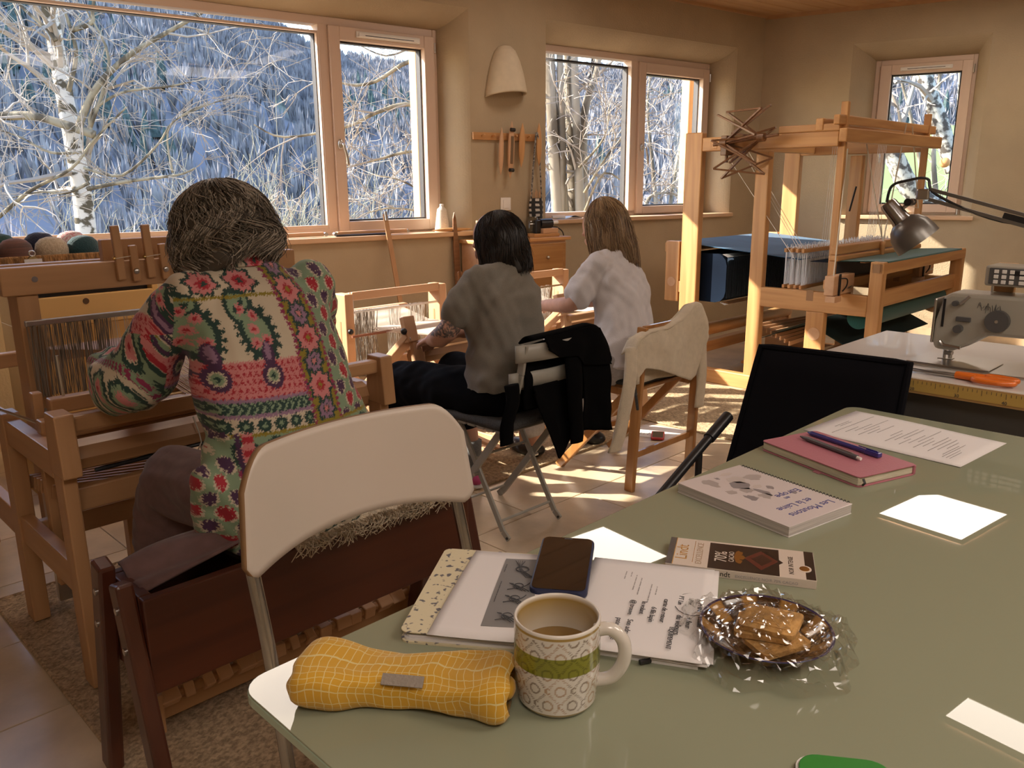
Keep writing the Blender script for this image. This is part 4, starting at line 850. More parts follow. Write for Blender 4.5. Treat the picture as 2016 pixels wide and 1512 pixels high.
# ---- two folding looms on X frames (local origin: G 2.32, 2.9)
def folding_loom(label, gx_, gy_):
    t = gthing('folding_loom', label, 'loom', gx_, gy_, .009, 45, 'pale beech folding looms')
    for x in (-.32, .30):
        br('frame_plank', PALEZ, t, (x, -.33, .63), (x, .36, .06), .028, .062, .004, (1, 0, 0)); br('frame_plank', PALEZ, t, (x+.03*(1 if x < 0 else -1), -.32, .60), (x+.03*(1 if x < 0 else -1), -.40, .035), .026, .055, .004, (1, 0, 0))
        br('frame_plank', PALEZ, t, (x+.03*(1 if x < 0 else -1), .50, .60), (x+.03*(1 if x < 0 else -1), -.30, .05), .024, .055, .004, (1, 0, 0))
        a = br('beam_arm', PALEZ, t, (x, -.33, .60), (x, -.30, .70), .03, .055, .004, (1, 0, 0)); B().sphere((x-.03, -.32, .645), .014, 12, 8).build('knob', BLACKP, t, smooth=True)
        tb('bolt', STEEL, t, [(x-.018, -.335, .615), (x-.014, -.335, .615)], .008, 10)
        xp = x*.88; p = bx('castle_post', PALEZ, t, xp-.022, xp+.022, .16, .25, .10, .745, .004); bx('slot', BEECHZ, p, xp-.023, xp-.0215, .20, .21, .45, .62, 0); bx('steel_strip', STEEL, p, xp+.0225, xp+.026, .165, .185, .30, .74, 0); B().sphere((xp-.01, .145, .58), .013, 12, 8).build('knob', BLACKP, p, smooth=True)
        bx('foot', PALE, t, x-.02, x+.05*(1 if x < 0 else -1)+.02*(1 if x > 0 else 0), -.42, .42, 0, .035, .003)
    for k in range(4): bx('shaft_frame', PALE, t, -.26, .245, .165+.022*k, .18+.022*k, .715-.004*k, .752-.004*k, .003); bx('shaft_frame', PALE, t, -.26, .245, .165+.022*k, .18+.022*k, .37, .385, .002)
    bx('shaft_rod', STEEL, t, -.25, .24, .17, .176, .655, .665, .001)
    bx('front_beam', BEECH, t, -.30, .285, -.36, -.31, .57, .60, .008); tb('cloth_beam', BEECH, t, [(-.30, -.30, .53), (.285, -.30, .53)], .034, 8); bx('back_beam', PALE, t, -.30, .285, .47, .51, .585, .62, .006); bx('cross_bar', PALE, t, -.30, .285, -.06, -.03, .28, .34, .004); bx('cross_bar', PALE, t, -.30, .285, .30, .33, .16, .22, .004); bx('reed_cap', PALE, t, -.27, .255, -.02, .01, .44, .475, .004)
    for x0, n, mt_ in ((-.235, 70, HEDD), (-.235, 60, WHED), (-.04, 32, WHED), (.09, 50, WHED)):
        threads(t, 'heddles', [[(x0+i*.0018, .17+rnd.uniform(0, .06), .66), (x0+i*.0018+rnd.uniform(-.003, .003), .17+rnd.uniform(0, .06), .385)] for i in range(n)], .0010, mt_)
    tb('lease_stick', mat('red_brown_stick', (.22, .08, .04), .5), t, [(-.33, .08, .57), (.30, .08, .57)], .006, 8) if gx_ < 3 else None
    threads(t, 'warp_threads', [[(-.15+i*.004, -.335, .602), (-.15+i*.004, .2, .56+.012*(i % 2)), (-.17+i*.0044, .49, .62)] for i in range(90)], .0011, WARPW)
    for k in range(6): br('treadle', PALE, t, (-.17+.06*k, -.38, .05), (-.17+.06*k, .30, .11), .035, .016, .003)
    threads(t, 'tie_up_cords', [[(-.17+.06*k, -.1+.03*j, .08), (-.17+.06*k, .2, .37)] for k in range(6) for j in range(2)], .0016, CORD)
    return t
folding_loom('pale beech folding loom in front of the grey-shirted weaver', 2.32, 2.9)
folding_loom('pale beech folding loom in front of the white-shirted weaver', 3.24, 2.9)
# ---- big floor loom by the corner
t = gthing('big_floor_loom', 'tall pine floor loom with a blue warp and green cloth in the far corner', 'loom', 4.42, 1.68)
W_ = 1.34
for s_, x in ((0, .0), (1, W_-.055)):
    bx('rear_post', PINE, t, x, x+.05, 1.105, 1.225, 0, 1.522, .006); bx('middle_post', PINE, t, x+.002, x+.052, .66, .745, 0, 1.40, .005); bx('front_post', PINE, t, x, x+.055, -.03, .04, 0, .812, .005)
    bx('base_rail', PINEY, t, x-.004, x+.05, -.06, 1.28, 0, .088, .005); bx('middle_rail', PINEY, t, x, x+.05, .04, .665, .515, .628, .005); bx('top_beam', PINEY, t, x+.002, x+.05, .27, 1.106, 1.41, 1.49, .006)
    bx('knee_post', PINE, t, x+.0, x+.05, .27, .375, .088, .515, .004); tb('peg', PALE, t, [(x-.003, .32, .39), (x+.0, .32, .39)], .036, 24)
    bx('tenon', mat('end_grain', (.30, .16, .07), .6) if s_ == 0 else bpy.data.materials['end_grain'], t, x-.0008, x+.001, .34, .38, .575, .632, 0); bx('tenon', bpy.data.materials['end_grain'], t, x-.0008, x+.001, -.012, .024, .755, .8, 0)
    bx('warp_bracket', PINE, t, x-.002, x+.045, 1.235, 1.335, .49, .87, .004); tb('peg', PALE, t, [(x-.005, 1.285, .615), (x-.002, 1.285, .615)], .03, 24)
    bx('cradle', PINEY, t, x+.004, x+.055, .27, .62, 1.49, 1.53, .006)
bx('warp_bearer', PINEY, t, .002, .045, 1.2, 1.24, .55, .62, .003)
bx('breast_beam', PINEX, t, .0, W_, -.032, .035, .748, .808, .006); bx('back_beam', PINEX, t, .0, W_, 1.30, 1.345, .80, .86, .006); bx('cross_beam', PINEX, t, .05, W_-.05, 1.14, 1.2, .14, .21, .005); bx('cross_beam', PINEX, t, .05, W_-.05, .0, .03, .56, .65, .005); bx('cross_beam', PINEX, t, .05, W_-.05, .69, .73, .02, .1, .005)
bx('top_cross_beam', PINEX, t, .0, W_, .36, .405, 1.495, 1.56, .006); bx('top_cross_beam', PINEX, t, -.06, W_+.04, .20, .245, 1.43, 1.50, .006); bx('top_cross_beam', PINEX, t, .0, W_, 1.0, 1.05, 1.42, 1.485, .006)
bx('top_cross_beam', PINEX, t, -.05, W_+.06, .25, .285, 1.52, 1.57, .006)
for x in (.03, W_-.08): bx('beater_sword', PINE, t, x, x+.028, .245, .285, .62, 1.64, .004)
# blue warp drum with wire hooks, warp sheet
NAVY = mat('navy_wool_warp', (.010, .020, .040), .9, col2=(.003, .006, .014), noise_scale=60, stretch=(3, .02, .02), spec=.1); BLUE = mat('blue_wool_warp', (.022, .11, .22), .85, col2=(.014, .07, .15), noise_scale=70, stretch=(3, .02, .02), sheen=.1); GREEN = mat('dark_green_wool_cloth', (.006, .075, .062), .9, noise_amt=.15, noise_scale=200, sheen=.2)
B().loft([[(x, y, z) for y, z in rrect(.93, 1.28, .50, .80, .07, 3)] for x in (.06, W_-.06)]).build('warp_drum', NAVY, t, smooth='auto')
m = B()
for i in range(96):
    x = .06+i*.0125
    m.tube([(x, .96, .80), (x-.012, .915, .785)], .0022, 4); m.tube([(x, .96, .503), (x-.012, .92, .492)], .0022, 4); m.tube([(x, 1.27, .80), (x-.01, 1.30, .80)], .002, 4)
m.build('wire_hooks', STEEL, t, kind='stuff')
threads(t, 'warp_threads', [[(.07+i*.0125, .928, .78), (.07+i*.0125+rnd.uniform(-.004, .004), .927, .53)] for i in range(96)], .0022, mat('navy_thread', (.025, .05, .09), .8))
B().grid(lambda u, v: (.06+u*(W_-.12), 1.32-v*.86, .865-.07*v), 4, 4).build('warp_sheet', BLUE, t, solid=.003)
B().grid(lambda u, v: (.06+u*(W_-.12), .40-v*.10, .79+.0*v), 4, 4).build('warp_sheet', NAVY, t, solid=.003)
# shafts with white heddles
HW = mat('white_heddles', (.70, .70, .70), .8, noise_amt=.2, noise_scale=200, stretch=(3, 1, .05))
for k in range(4):
    y = .44+.035*k
    bx('shaft_bar', PINEX, t, .04, W_-.04, y-.008, y+.008, .835, .858, .002); bx('shaft_bar', PINEX, t, .04, W_-.04, y-.008, y+.008, .63, .65, .002)
    threads(t, 'heddles', [[(.05+i*.0085, y+rnd.uniform(-.005, .005), .86+rnd.uniform(0, .02)), (.05+i*.0085, y, .63)] for i in range(146)], .0016, HW)
# beater with reed, shuttle boxes
bx('beater_cap', PINEX, t, .02, W_-.04, .235, .275, .835, .885, .008); bx('beater_cap', PINEX, t, .02, W_-.04, .228, .282, .80, .83, .008); bx('reed', mat('dark_reed', (.05, .055, .07), .5), t, .06, W_-.08, .25, .262, .70, .80, 0); bx('race', PINEX, t, -.0, W_-.02, .21, .29, .645, .70, .005)
B().lathe([(.011, 0), (.016, .03), (.012, .07), (.017, .12), (.014, .14)], 14, (.62, .22, .74)).build('beater_handle', PINE, t, smooth=True)
for x0, x1 in ((-.13, .13), (W_-.20, W_+.06)):
    b_ = bx('shuttle_box', PALE, t, x0, x1, .17, .225, .63, .735, .004); bx('strap', BLACKP, b_, x0+.05, x0+.066, .160, .169, .62, .745, .002); tb('strap_loop', BLACKP, b_, catmull([(x0+.07, .165, .72), (x0+.11, .15, .715), (x0+.115, .15, .68), (x0+.09, .16, .65)], 4), .004, 6); tb('pin', STEEL, b_, [(x0+.16, .165, .66), (x0+.22, .165, .665)], .004, 8); bx('box_end', PALE, b_, x0-.01, x0+.07, .155, .21, .595, .628, .003)
# green cloth and rollers
B().grid(lambda u, v: (.06+u*(W_-.14), [.235, .10, .0, -.027, -.030][int(v*4+.5)], [.800, .808, .8125, .8125, .806][int(v*4+.5)]), 4, 4).build('cloth', GREEN, t, solid=.003)
B().tube([(.06, .10, .50), (W_-.06, .10, .50)], .065, 20).build('cloth_roll', GREEN, t, smooth='auto'); B().tube([(W_-.06, .10, .50), (W_+.0, .10, .50)], .11, 20).build('ratchet_disc', PINE, t, smooth='auto')
B().tube([(W_-.02, .08, .51), (W_-.02, -.10, .45)], [.012, .018], 10).build('roller_handle', PINE, t, smooth=True); B().tube([(W_-.02, .12, .55), (W_-.02, .0, .62)], [.012, .016], 10).build('roller_handle', PINE, t, smooth=True)
B().grid(lambda u, v: (.06+u*(W_-.14), .12+v*.55, .44-.25*abs(v-.5)), 2, 6).build('cloth_apron', mat('black_green_cloth', (.004, .02, .017), .95), t, solid=.003)
br('temple', PALE, t, (.12, .13, .795), (W_-.10, .14, .797), .03, .008, .002); tb('roller', PINEX, t, [(.05, 1.12, .30), (W_-.05, 1.12, .30)], .04, 12)
for k in range(6): br('treadle', PINEY, t, (.45+.07*k, .05, .10), (.45+.07*k, 1.0, .06), .04, .02, .003)
for k in range(8): br('lam', PALE, t, (.08, .50+.03*k, .30+.012*k), (W_-.1, .50+.03*k, .33), .01, .026, .002)
threads(t, 'harness_cords', [[(x, .43, 1.45), (x+.0*dx, .45, .86)] for x in [.30+.028*i for i in range(7)]+[.95+.025*i for i in range(6)] for dx in (0,)]+[[(.09, .9, 1.43), (.02, .46, .86)], [(.12, .9, 1.43), (.07, .47, .86)], [(.16, .9, 1.43), (.11, .47, .86)], [(.05, 1.0, 1.43), (-.02, .45, .80)]], .0018, mat('white_cord', (.72, .68, .62), .85))
m = B()
for p in ([(.40, .30, 1.5), (.62, .23, .90), (.45, .20, 1.2)], [(.85, .24, 1.56), (.62, .22, .88)], [(.10, .26, 1.40), (-.10, .19, .72)], [(.95, .24, 1.55), (1.20, .24, 1.06), (.72, .26, 1.12)]): m.tube(p, .004, 5)
m.build('beater_cords', CORD, t); tb('cord_toggle', BLACKP, t, [(.16, .22, 1.20), (.10, .22, 1.07)], .005, 6)
# umbrella swift clamped to the top beam
SW = wood('brown_swift_wood', (.22, .10, .04), (.14, .06, .022), 0, 20, .4)
t = gthing('umbrella_swift', 'brown wooden umbrella swift clamped to the tall loom', 'yarn swift', 4.31, 2.44, 1.44)
c0, c1 = Vector((0, .13, .01)), Vector((0, -.10, .03)); tb('shaft', SW, t, [(0, .20, 0), (0, -.20, .04)], .009, 10)
for c in (c0, c1): B().tube([c-Vector((0, .02, 0)), c+Vector((0, .02, 0))], .024, 14).build('hub', SW, t, smooth='auto')
tips = []
for k in range(7):
    a = k*2*PI/7+.35; d = Vector((math.cos(a)*.6, 0, math.sin(a))); r_ = .19
    pa, pb = d*r_+Vector((0, .145, 0)), d*r_+Vector((0, -.125, .02)); tips.append((pa, pb))
    br('rib', SW, t, c0, pb, .016, .010, .001); br('rib', SW, t, c1, pa, .016, .010, .001)
for k in range(7): br('rib', SW, t, tips[k][0], tips[(k+1) % 7][1], .015, .010, .001); B().sphere(tips[k][0], .006, 8, 6).build('knot', CORD, t); 
bx('clamp', SW, t, .01, .10, .12, .16, -.06, .05, .004); tb('clamp_screw', SW, t, [(.05, .14, -.10), (.05, .14, -.05)], .010, 10)
# ================================================================== PEOPLE
def remeshed(name, chains, ells, voxel, mtl, parent, smooth=4, sub=0, disp=None, rings=()):
    """closed blobs merged into one continuous surface"""
    m = B()
    for ch in chains:
        for x, y, z, r in ch: m.sphere((x, y, z), r, 14, 10)
        for a, b_ in zip(ch, ch[1:]): m.tube([a[:3], b_[:3]], [a[3], b_[3]], 14)
    for c, (rx, ry, rz), rot in ells:
        k = B().sphere((0, 0, 0), 1, 24, 16); k.xf(Matrix.Translation(c) @ Matrix.Rotation(rot[2], 4, 'Z') @ Matrix.Rotation(rot[1], 4, 'Y') @ Matrix.Rotation(rot[0], 4, 'X') @ Matrix.Diagonal((rx, ry, rz, 1))); m.add(k.v, k.f)
    for rg in rings:
        # elliptical rings: (x,y,z, rx, ry)
        R = []
        for x, y, z, rx, ry in rg: R.append([(x+rx*math.copysign(abs(math.cos(a))**.85, math.cos(a)), y+ry*math.copysign(abs(math.sin(a))**.85, math.sin(a)), z) for a in [i*2*PI/28 for i in range(28)]])
        m.loft(R)
    o = m.build(name+'_tmp', None, None, weld=True)
    md = o.modifiers.new('r', 'REMESH'); md.mode = 'VOXEL'; md.voxel_size = voxel
    s_ = o.modifiers.new('s', 'SMOOTH'); s_.iterations = smooth; s_.factor = .5
    if sub: u = o.modifiers.new('u', 'SUBSURF'); u.levels = sub; u.render_levels = sub
    dg = bpy.context.evaluated_depsgraph_get(); me = bpy.data.meshes.new_from_object(o.evaluated_get(dg)); bpy.data.objects.remove(o)
    me.name = name; ob = bpy.data.objects.new(name, me); COL.objects.link(ob); me.materials.clear(); me.materials.append(mtl); ob.parent = parent
    me.polygons.foreach_set('use_smooth', [True]*len(me.polygons))
    if disp:
        n = len(me.vertices); co = np.empty(n*3, dtype=np.float32); me.vertices.foreach_get('co', co); no = np.empty(n*3, dtype=np.float32); me.vertices.foreach_get('normal', no)
        co = co.reshape(-1, 3); no = no.reshape(-1, 3); co = co+no*disp(co)[:, None]; me.vertices.foreach_set('co', co.ravel()); me.update()
    return ob
def sinfold(co, k, seed, amp):
    r = np.random.RandomState(seed); d = np.zeros(len(co))
    for _ in range(k):
        w_ = r.normal(0, 1, 3)*np.array([1, 1, .6]); w_ = w_/np.linalg.norm(w_)*r.uniform(22, 60); ph = r.uniform(0, 6); w2 = r.normal(0, 5, 3)
        s_ = np.sin(co@w_+ph+1.5*np.sin(co@w2)); m_ = np.clip(np.sin(co@(r.normal(0, 7, 3))+r.uniform(0, 6)), 0, 1); d += amp*(np.abs(s_)**3)*np.sign(s_)*m_
    return d
def head_ells(c, yaw, pitch, s_=1.0):
    """skull, jaw, nose, brow, lips, ears; face looks along local +y turned by yaw, pitched down"""
    c = Vector(c); M = Matrix.Rotation(yaw, 4, 'Z') @ Matrix.Rotation(-pitch, 4, 'X'); rot = (-pitch, 0, yaw); out = []
    for p, r in (((0, 0, .015), (.073, .092, .095)), ((0, .035, -.055), (.052, .058, .058)), ((0, .060, -.095), (.026, .022, .020)), ((0, .098, -.018), (.013, .018, .022)), ((0, .086, .018), (.045, .016, .012)), ((0, .086, -.060), (.022, .012, .010)), ((.074, -.005, -.01), (.010, .018, .030)), ((-.074, -.005, -.01), (.010, .018, .030)), ((.03, .082, .004), (.011, .008, .008)), ((-.03, .082, .004), (.011, .008, .008))):
        out.append((c+M @ (Vector(p)*s_), tuple(q*s_ for q in r), rot))
    return out
def hand(w_, d, n, side):
    """palm and five bent fingers from wrist w_, pointing d, back of hand n; side=+1 thumb towards d x n"""
    w_, d, n = Vector(w_), Vector(d).normalized(), Vector(n); n = (n-d*n.dot(d)).normalized(); s_ = d.cross(n)*side; out = []
    out.append([(*(w_), .022), (*(w_+d*.04), .024)])
    for k, (off, L_) in enumerate(((.027, .068), (.009, .076), (-.009, .070), (-.026, .056))):
        b_ = w_+d*.045+s_*off*.7; k0 = w_+d*.088+s_*off; k1 = k0+d*L_*.42-n*L_*.22; k2 = k1+d*L_*.10-n*L_*.36
        out.append([(*b_, .0125), (*k0, .0095), (*k1, .0082), (*k2, .0068)])
    t0 = w_+d*.025+s_*.024; t1 = w_+d*.055+s_*.050-n*.010; t2 = w_+d*.085+s_*.052-n*.022; out.append([(*t0, .014), (*t1, .010), (*t2, .008)])
    return out
def hairdo(par, c, rad, mats, n, L_, wave, rnd, yaw=0, part=0, base=True, flare=.0, a0=-PI, a1=PI, curl=0, rstr=.0016, front=.45, tilt=0, loose=0):
    """base shell plus strands that run from the crown over the skull and hang down by L_"""
    c = Vector(c); Rm = Matrix.Rotation(yaw, 4, 'Z') @ Matrix.Rotation(tilt, 4, 'X')
    def pos(a, th, k, off, ph, dropmax):
        """th: 0 crown .. 1 equator-ish .. >1 hangs"""
        sx, sy, sz = rad
        if th <= 1: pol = th*PI/2; x, y, z = math.sin(pol)*math.cos(a), math.sin(pol)*math.sin(a), math.cos(pol); p = Vector((x*sx, y*sy, z*sz))*(1+off)
        else:
            t_ = th-1; f_ = 1+flare*math.sin(min(1, t_)*PI*.9)-curl*max(0, t_-.55)**2*1.2
            p = Vector((math.cos(a)*sx*f_*(1+off), math.sin(a)*sy*f_*(1+off), -t_*dropmax))
        wv = wave*th*math.sin(th*7+ph); tang = Vector((-math.sin(a), math.cos(a), 0)); nrm = Vector((math.cos(a), math.sin(a), 0))
        return c+Rm @ (p+tang*wv+nrm*wave*.7*math.cos(th*6+ph*1.3)*min(1, th))
    def frontcut(a):
        # no hair over the face (around +y)
        return abs(((a-PI/2+PI) % (2*PI))-PI) < front
    if base:
        m = B(); nu, nv = 48, 22
        def f(u, v):
            a = -PI+u*2*PI; th = v*(1.95); dm = L_(a) if not frontcut(a) else 0
            if frontcut(a) and th > .62: th = .62
            return pos(a, th, 0, -.06+.035*math.sin(a*9+th*2)+.02*math.sin(a*23), 0, dm)
        m.grid(f, nu, nv); m.build('hair_mass', mats[0], par, smooth=True, solid=.012)
    for mi, mt in enumerate(mats):
        m = B()
        for _ in range(n//len(mats)):
            a = rnd.uniform(a0, a1)
            if frontcut(a): continue
            th0 = abs(rnd.gauss(0, .35)) if rnd.random() < .6 else rnd.uniform(.1, .95); th0 = min(.95, th0); th1 = 1+rnd.uniform(.82, 1.06); off = rnd.uniform(-.03, .045); ph = rnd.gauss(0, .5)+a*2.3
            dm = L_(a)*rnd.uniform(.9, 1.04); K = 10
            pts = [pos(a+.10*math.sin(ph)*i/K, th0+(th1-th0)*i/K, 0, off, ph, dm) for i in range(K+1)]
            m.tube(pts, [rstr*(1-.6*(i/K)**3) for i in range(K+1)], 3, cap=False)
        for _ in range(loose//len(mats)):
            a = rnd.uniform(a0, a1)
            if frontcut(a): continue
            th0 = rnd.uniform(.2, .9); th1 = th0+rnd.uniform(.5, 1.0); off = rnd.uniform(.01, .06); o2 = rnd.uniform(.03, .15); ph = rnd.uniform(0, 6); dm = L_(a); K = 9
            m.tube([pos(a+.22*math.sin(ph+i*.7)*i/K, th0+(th1-th0)*i/K, 0, off+(o2-off)*(i/K)**2, ph, dm) for i in range(K+1)], [rstr*.8*(1-.7*(i/K)**2) for i in range(K+1)], 3, cap=False)
        m.build('hair_strands', mt, par, smooth=True, kind='stuff')
SKIN = mat('skin', (.50, .28, .20), .55, noise_amt=.08, noise_scale=30, spec=.3); SKIN.node_tree.nodes['Principled BSDF'].inputs['Subsurface Weight'].default_value = .0
def V(*a): return a
# ------------------------------------------------------------------ person 1: flower-printed shirt (origin G .88,1.56)
CRM, DGR, MNT, PNK, MAG, MUS, PUR, RED_, LIL = [np.array(c) for c in ((.50, .43, .32), (.010, .038, .030), (.19, .27, .17), (.50, .18, .18), (.22, .02, .07), (.22, .17, .012), (.055, .018, .06), (.32, .012, .025), (.24, .14, .22))]
def ikat(u, h, seed=0):
    """patchwork print: u across the back, h height (metres)"""
    n = len(u); c = np.tile(CRM, (n, 1)); nz = .0020*np.sin(h*950+np.sin(u*420)*2)+.0012*np.sin(u*1400+h*500); u = u+nz*.7; h = h+.0018*np.sin(u*1100)+nz*.4
    def put(mask, col): c[mask] = col
    def ell(cx_, cy_, rx, ry): return np.sqrt(((u-cx_)/rx)**2+((h-cy_)/ry)**2)
    def ringmotif(cx_, cy_, r, cols, k=1.0, pet=0):
        a = np.arctan2(h-cy_, u-cx_); d = ell(cx_, cy_, r, r*k)*(1+pet*.14*np.sin(a*8))
        for lim, col in cols: put(d < lim, col)
    def tulips(x0, x1, y0, y1, p, cols):
        i = 0; y = y0
        while y < y1:
            x = x0+(p*.5 if i % 2 else 0)
            while x < x1:
                col = cols[i % len(cols)]; put(ell(x, y, p*.34, p*.38) < 1, CRM)
                for sx in (-.13, 0, .13): put(ell(x+sx*p*1.2, y+p*(.10-abs(sx)*.3), p*.085, p*.30) < 1, col)
                put(ell(x, y-p*.22, p*.10, p*.16) < 1, col); x += p
            y += p*.72; i += 1
    # --- base panels
    left = u < .030; mid = (u >= .030) & (u < .100); right = u >= .100
    put(right, MNT); put(mid, MUS)
    tulips(.118, .36, .60, 1.10, .043, [PUR, RED_])
    y = .70
    k = 0
    while y < 1.10:
        col = [[(1.2, DGR), (.95, PNK), (.42, RED_), (.2, MUS)], [(1.15, DGR), (.85, LIL), (.4, DGR), (.25, PNK)]][k % 2]
        ringmotif(.065, y, .027 if k % 2 == 0 else .022, col, 1, 1); k += 1; y += .050
    # --- left: paisleys
    for cx_, s_ in ((-.150, 1), (-.045, 1), (-.245, 1)):
        for lim, col in ((1.06, DGR), (.74, MNT)):
            b_ = ell(cx_+.004, .925, .034*lim, .052*lim) < 1; tl = (ell(cx_-.020, .975, .022*lim, .036*lim) < 1) | (ell(cx_-.004, .985, .02*lim, .02*lim) < 1); put((b_ | tl) & left, col)
        for dx, dy in ((-.006, .005), (.012, -.018), (-.012, -.022), (.006, .03), (-.018, .045)): ringmotif(cx_+.004+dx, .925+dy, .0105, [(1, PNK), (.4, RED_)], 1, 1)
        a = (np.abs(ell(cx_+.004, .925, .040, .060)-1) < .10) & left & (np.sin(np.arctan2(h-.925, u-cx_)*16) > 0); put(a, DGR)
    top = (h > 1.0) & (u < .03)
    for cx_ in (-.20, -.115, -.03): ringmotif(cx_, 1.025, .034, [(1, DGR), (.78, PNK), (.42, RED_), (.2, DGR)], .75, 1)
    put((np.abs(h-.995) < .003) & left, MUS)
    # drops band
    band = (h > .790) & (h < .868) & left; put(band, PNK); cell = (np.sin(u*520+3*np.floor(h*62)) > .15) & (np.sin(h*390) > -.45); put(band & cell, RED_)
    for cx_ in (-.235, -.135, -.035):
        ringmotif(cx_, .835, .021, [(1, PUR), (.6, CRM), (.45, MNT), (.2, DGR)], 1.25); put(ell(cx_, .878, .012, .028) < 1, PUR); put(ell(cx_, .885, .006, .018) < 1, LIL)
    b_ = (h > .762) & (h < .790) & left; put(b_, DGR); put(b_ & (np.sin(u*430+np.abs(h-.776)*420) > .45), MNT); put((np.abs(h-.791) < .0035) & left, LIL); put((np.abs(h-.761) < .0035) & left, LIL)
    b_ = (h > .728) & (h < .757) & left; put(b_, CRM)
    for i in range(10): ringmotif(-.28+i*.033, .742, .0135, [(1, DGR), (.35, MNT)], 1, 1)
    # --- lower yoke
    low = h < .728; put(low, MNT); put(low & (np.abs(h-.725) < .0035), MUS)
    for i in range(10): ringmotif(-.24+i*.058, .688, .026, [(1, DGR), (.66, CRM), (.56, PNK), (.18, RED_)], 1.15)
    put((np.abs(h-.650) < .007) & (np.sin(u*480) > -.4), MAG); put((h < .643), CRM)
    for r_ in range(3):
        for i in range(9): ringmotif(-.24+i*.064+.032*(r_ % 2), .605-r_*.062, .030, [(1, DGR), (.72, MNT), (.45, PNK), (.18, RED_)], 1, .6)
    put((u < -.145) & (h < .73), MNT); 
    if True:
        sub = (u < -.145) & (h < .73); s2 = c.copy(); tulips(-.33, -.15, .42, .73, .043, [PUR, RED_]); c[~sub] = s2[~sub]
    vb = (np.abs(u+.118) < .010) & (h < .73); put(vb, PNK); put(vb & (np.sin(h*230) > .1), RED_); put((np.abs(u+.135) < .004) & (h < .73), PUR)
    for x in (.030, .100): put((np.abs(u-x) < .0045) & (h > .725) & (np.sin(h*520) > -.5), MAG)
    return c
def p1_paint(co):
    x, y, z = co[:, 0], co[:, 1], co[:, 2]; c = ikat(x+.02, z)
    # sleeves: print turned along the arm
    arm = (x < -.19) & (y > .10) & (z > .60)
    if arm.any():
        q = co[arm]; c[arm] = ikat(-.30+(q[:, 1]-.1)*.9+(.95-q[:, 2])*.45+.02, .70+(q[:, 2]-.70)*.55+(q[:, 0]+.25)*.9)
        a2 = ikat((q[:, 1]*1.1-.32), (q[:, 2]-.35)*.55+.42+.6*(q[:, 0]+.2)); pick = q[:, 2] < .92; cc = c[arm]; cc[pick] = a2[pick]; c[arm] = cc
    arm = (x > .19) & (y > .12) & (z > .60)
    if arm.any(): q = co[arm]; c[arm] = ikat(.12+(q[:, 1]-.1)*.6, q[:, 2])
    return c
p = gthing('person', 'person with wavy grey-brown hair in a flower-printed shirt, seated at the left loom', 'person', .88, 1.56, 0)
legs = [[V(-.10, .0, .54, .085), V(-.13, .36, .52, .068), V(-.13, .42, .30, .05), V(-.13, .42, .08, .036), V(-.13, .50, .035, .03)], [V(.10, .0, .54, .085), V(.13, .36, .52, .068), V(.14, .42, .30, .05), V(.14, .42, .08, .036), V(.14, .50, .035, .03)]]
armL = [V(-.135, .17, .985, .04), V(-.205, .31, .79, .036), V(-.15, .52, .80, .032), V(-.12, .56, .80, .026)]; armR = [V(.15, .165, .97, .04), V(.22, .32, .80, .036), V(.19, .54, .78, .03), V(.16, .60, .78, .026)]
body = [[V(0, .02, .55, .10), V(0, .06, .70, .09), V(.0, .12, .86, .085), V(.0, .18, .96, .06), V(.0, .215, 1.04, .046), V(.0, .24, 1.09, .045)], [V(-.13, .17, .985, .038), V(0, .17, .98, .05), V(.15, .165, .97, .038)]]
remeshed('body', body+legs+[armL, armR]+hand((-.10, .56, .80), (.5, .8, -.1), (0, 0, 1), -1)+hand((.18, .60, .78), (-.4, .8, -.1), (0, 0, 1), 1), head_ells((-.005, .255, 1.135), .15, .5, .95), .0055, SKIN, p, 3)
shirt_r = [[(-.01, -.01, .470, .185, .120), (-.005, -.01, .55, .205, .130), (.0, .02, .64, .202, .130), (.0, .055, .75, .182, .122), (.0, .095, .86, .174, .118), (.0, .135, .95, .172, .110), (.0, .165, 1.0, .158, .095), (.0, .19, 1.035, .110, .080), (.0, .21, 1.062, .078, .068), (.0, .215, 1.08, .072, .062)]]
sl = [[V(-.135, .15, .99, .064), V(-.185, .235, .90, .068), V(-.215, .30, .80, .074), V(-.215, .40, .765, .072), V(-.20, .48, .795, .062)], [V(.145, .145, .985, .066), V(.20, .24, .90, .066), V(.22, .31, .82, .07), V(.21, .42, .79, .065), V(.19, .48, .80, .056)]]
SHIRT = vcol_mat('flower_printed_cotton', .8, sheen=.1)
o = remeshed('shirt', sl+[[V(-.20, .03, .50, .035), V(-.19, .0, .62, .045)]], [], .0085, SHIRT, p, 5, 2, lambda co: sinfold(co, 14, 4, .0042)+.003*np.sin(co[:, 0]*70+3*np.sin(co[:, 2]*9))*np.clip((.75-co[:, 2])*4, 0, 1), shirt_r)
paint(o, p1_paint)
COLL = vcol_mat('flower_printed_collar', .8)
o = B().grid(lambda u, v: ((.074+.020*v+.006*math.sin(u*9))*math.cos(-PI*1.12+u*PI*1.24), .213+(.063+.020*v)*math.sin(-PI*1.12+u*PI*1.24), 1.050+.058*(1-v)), 120, 20).build('collar', COLL, p, smooth=True, solid=.003); paint(o, lambda co: ikat(co[:, 0]*1.3-.12, co[:, 2]*.9+.07))
SKIRT_ = mat('mauve_skirt', (.13, .072, .068), .9, noise_amt=.15, noise_scale=40, sheen=.1)
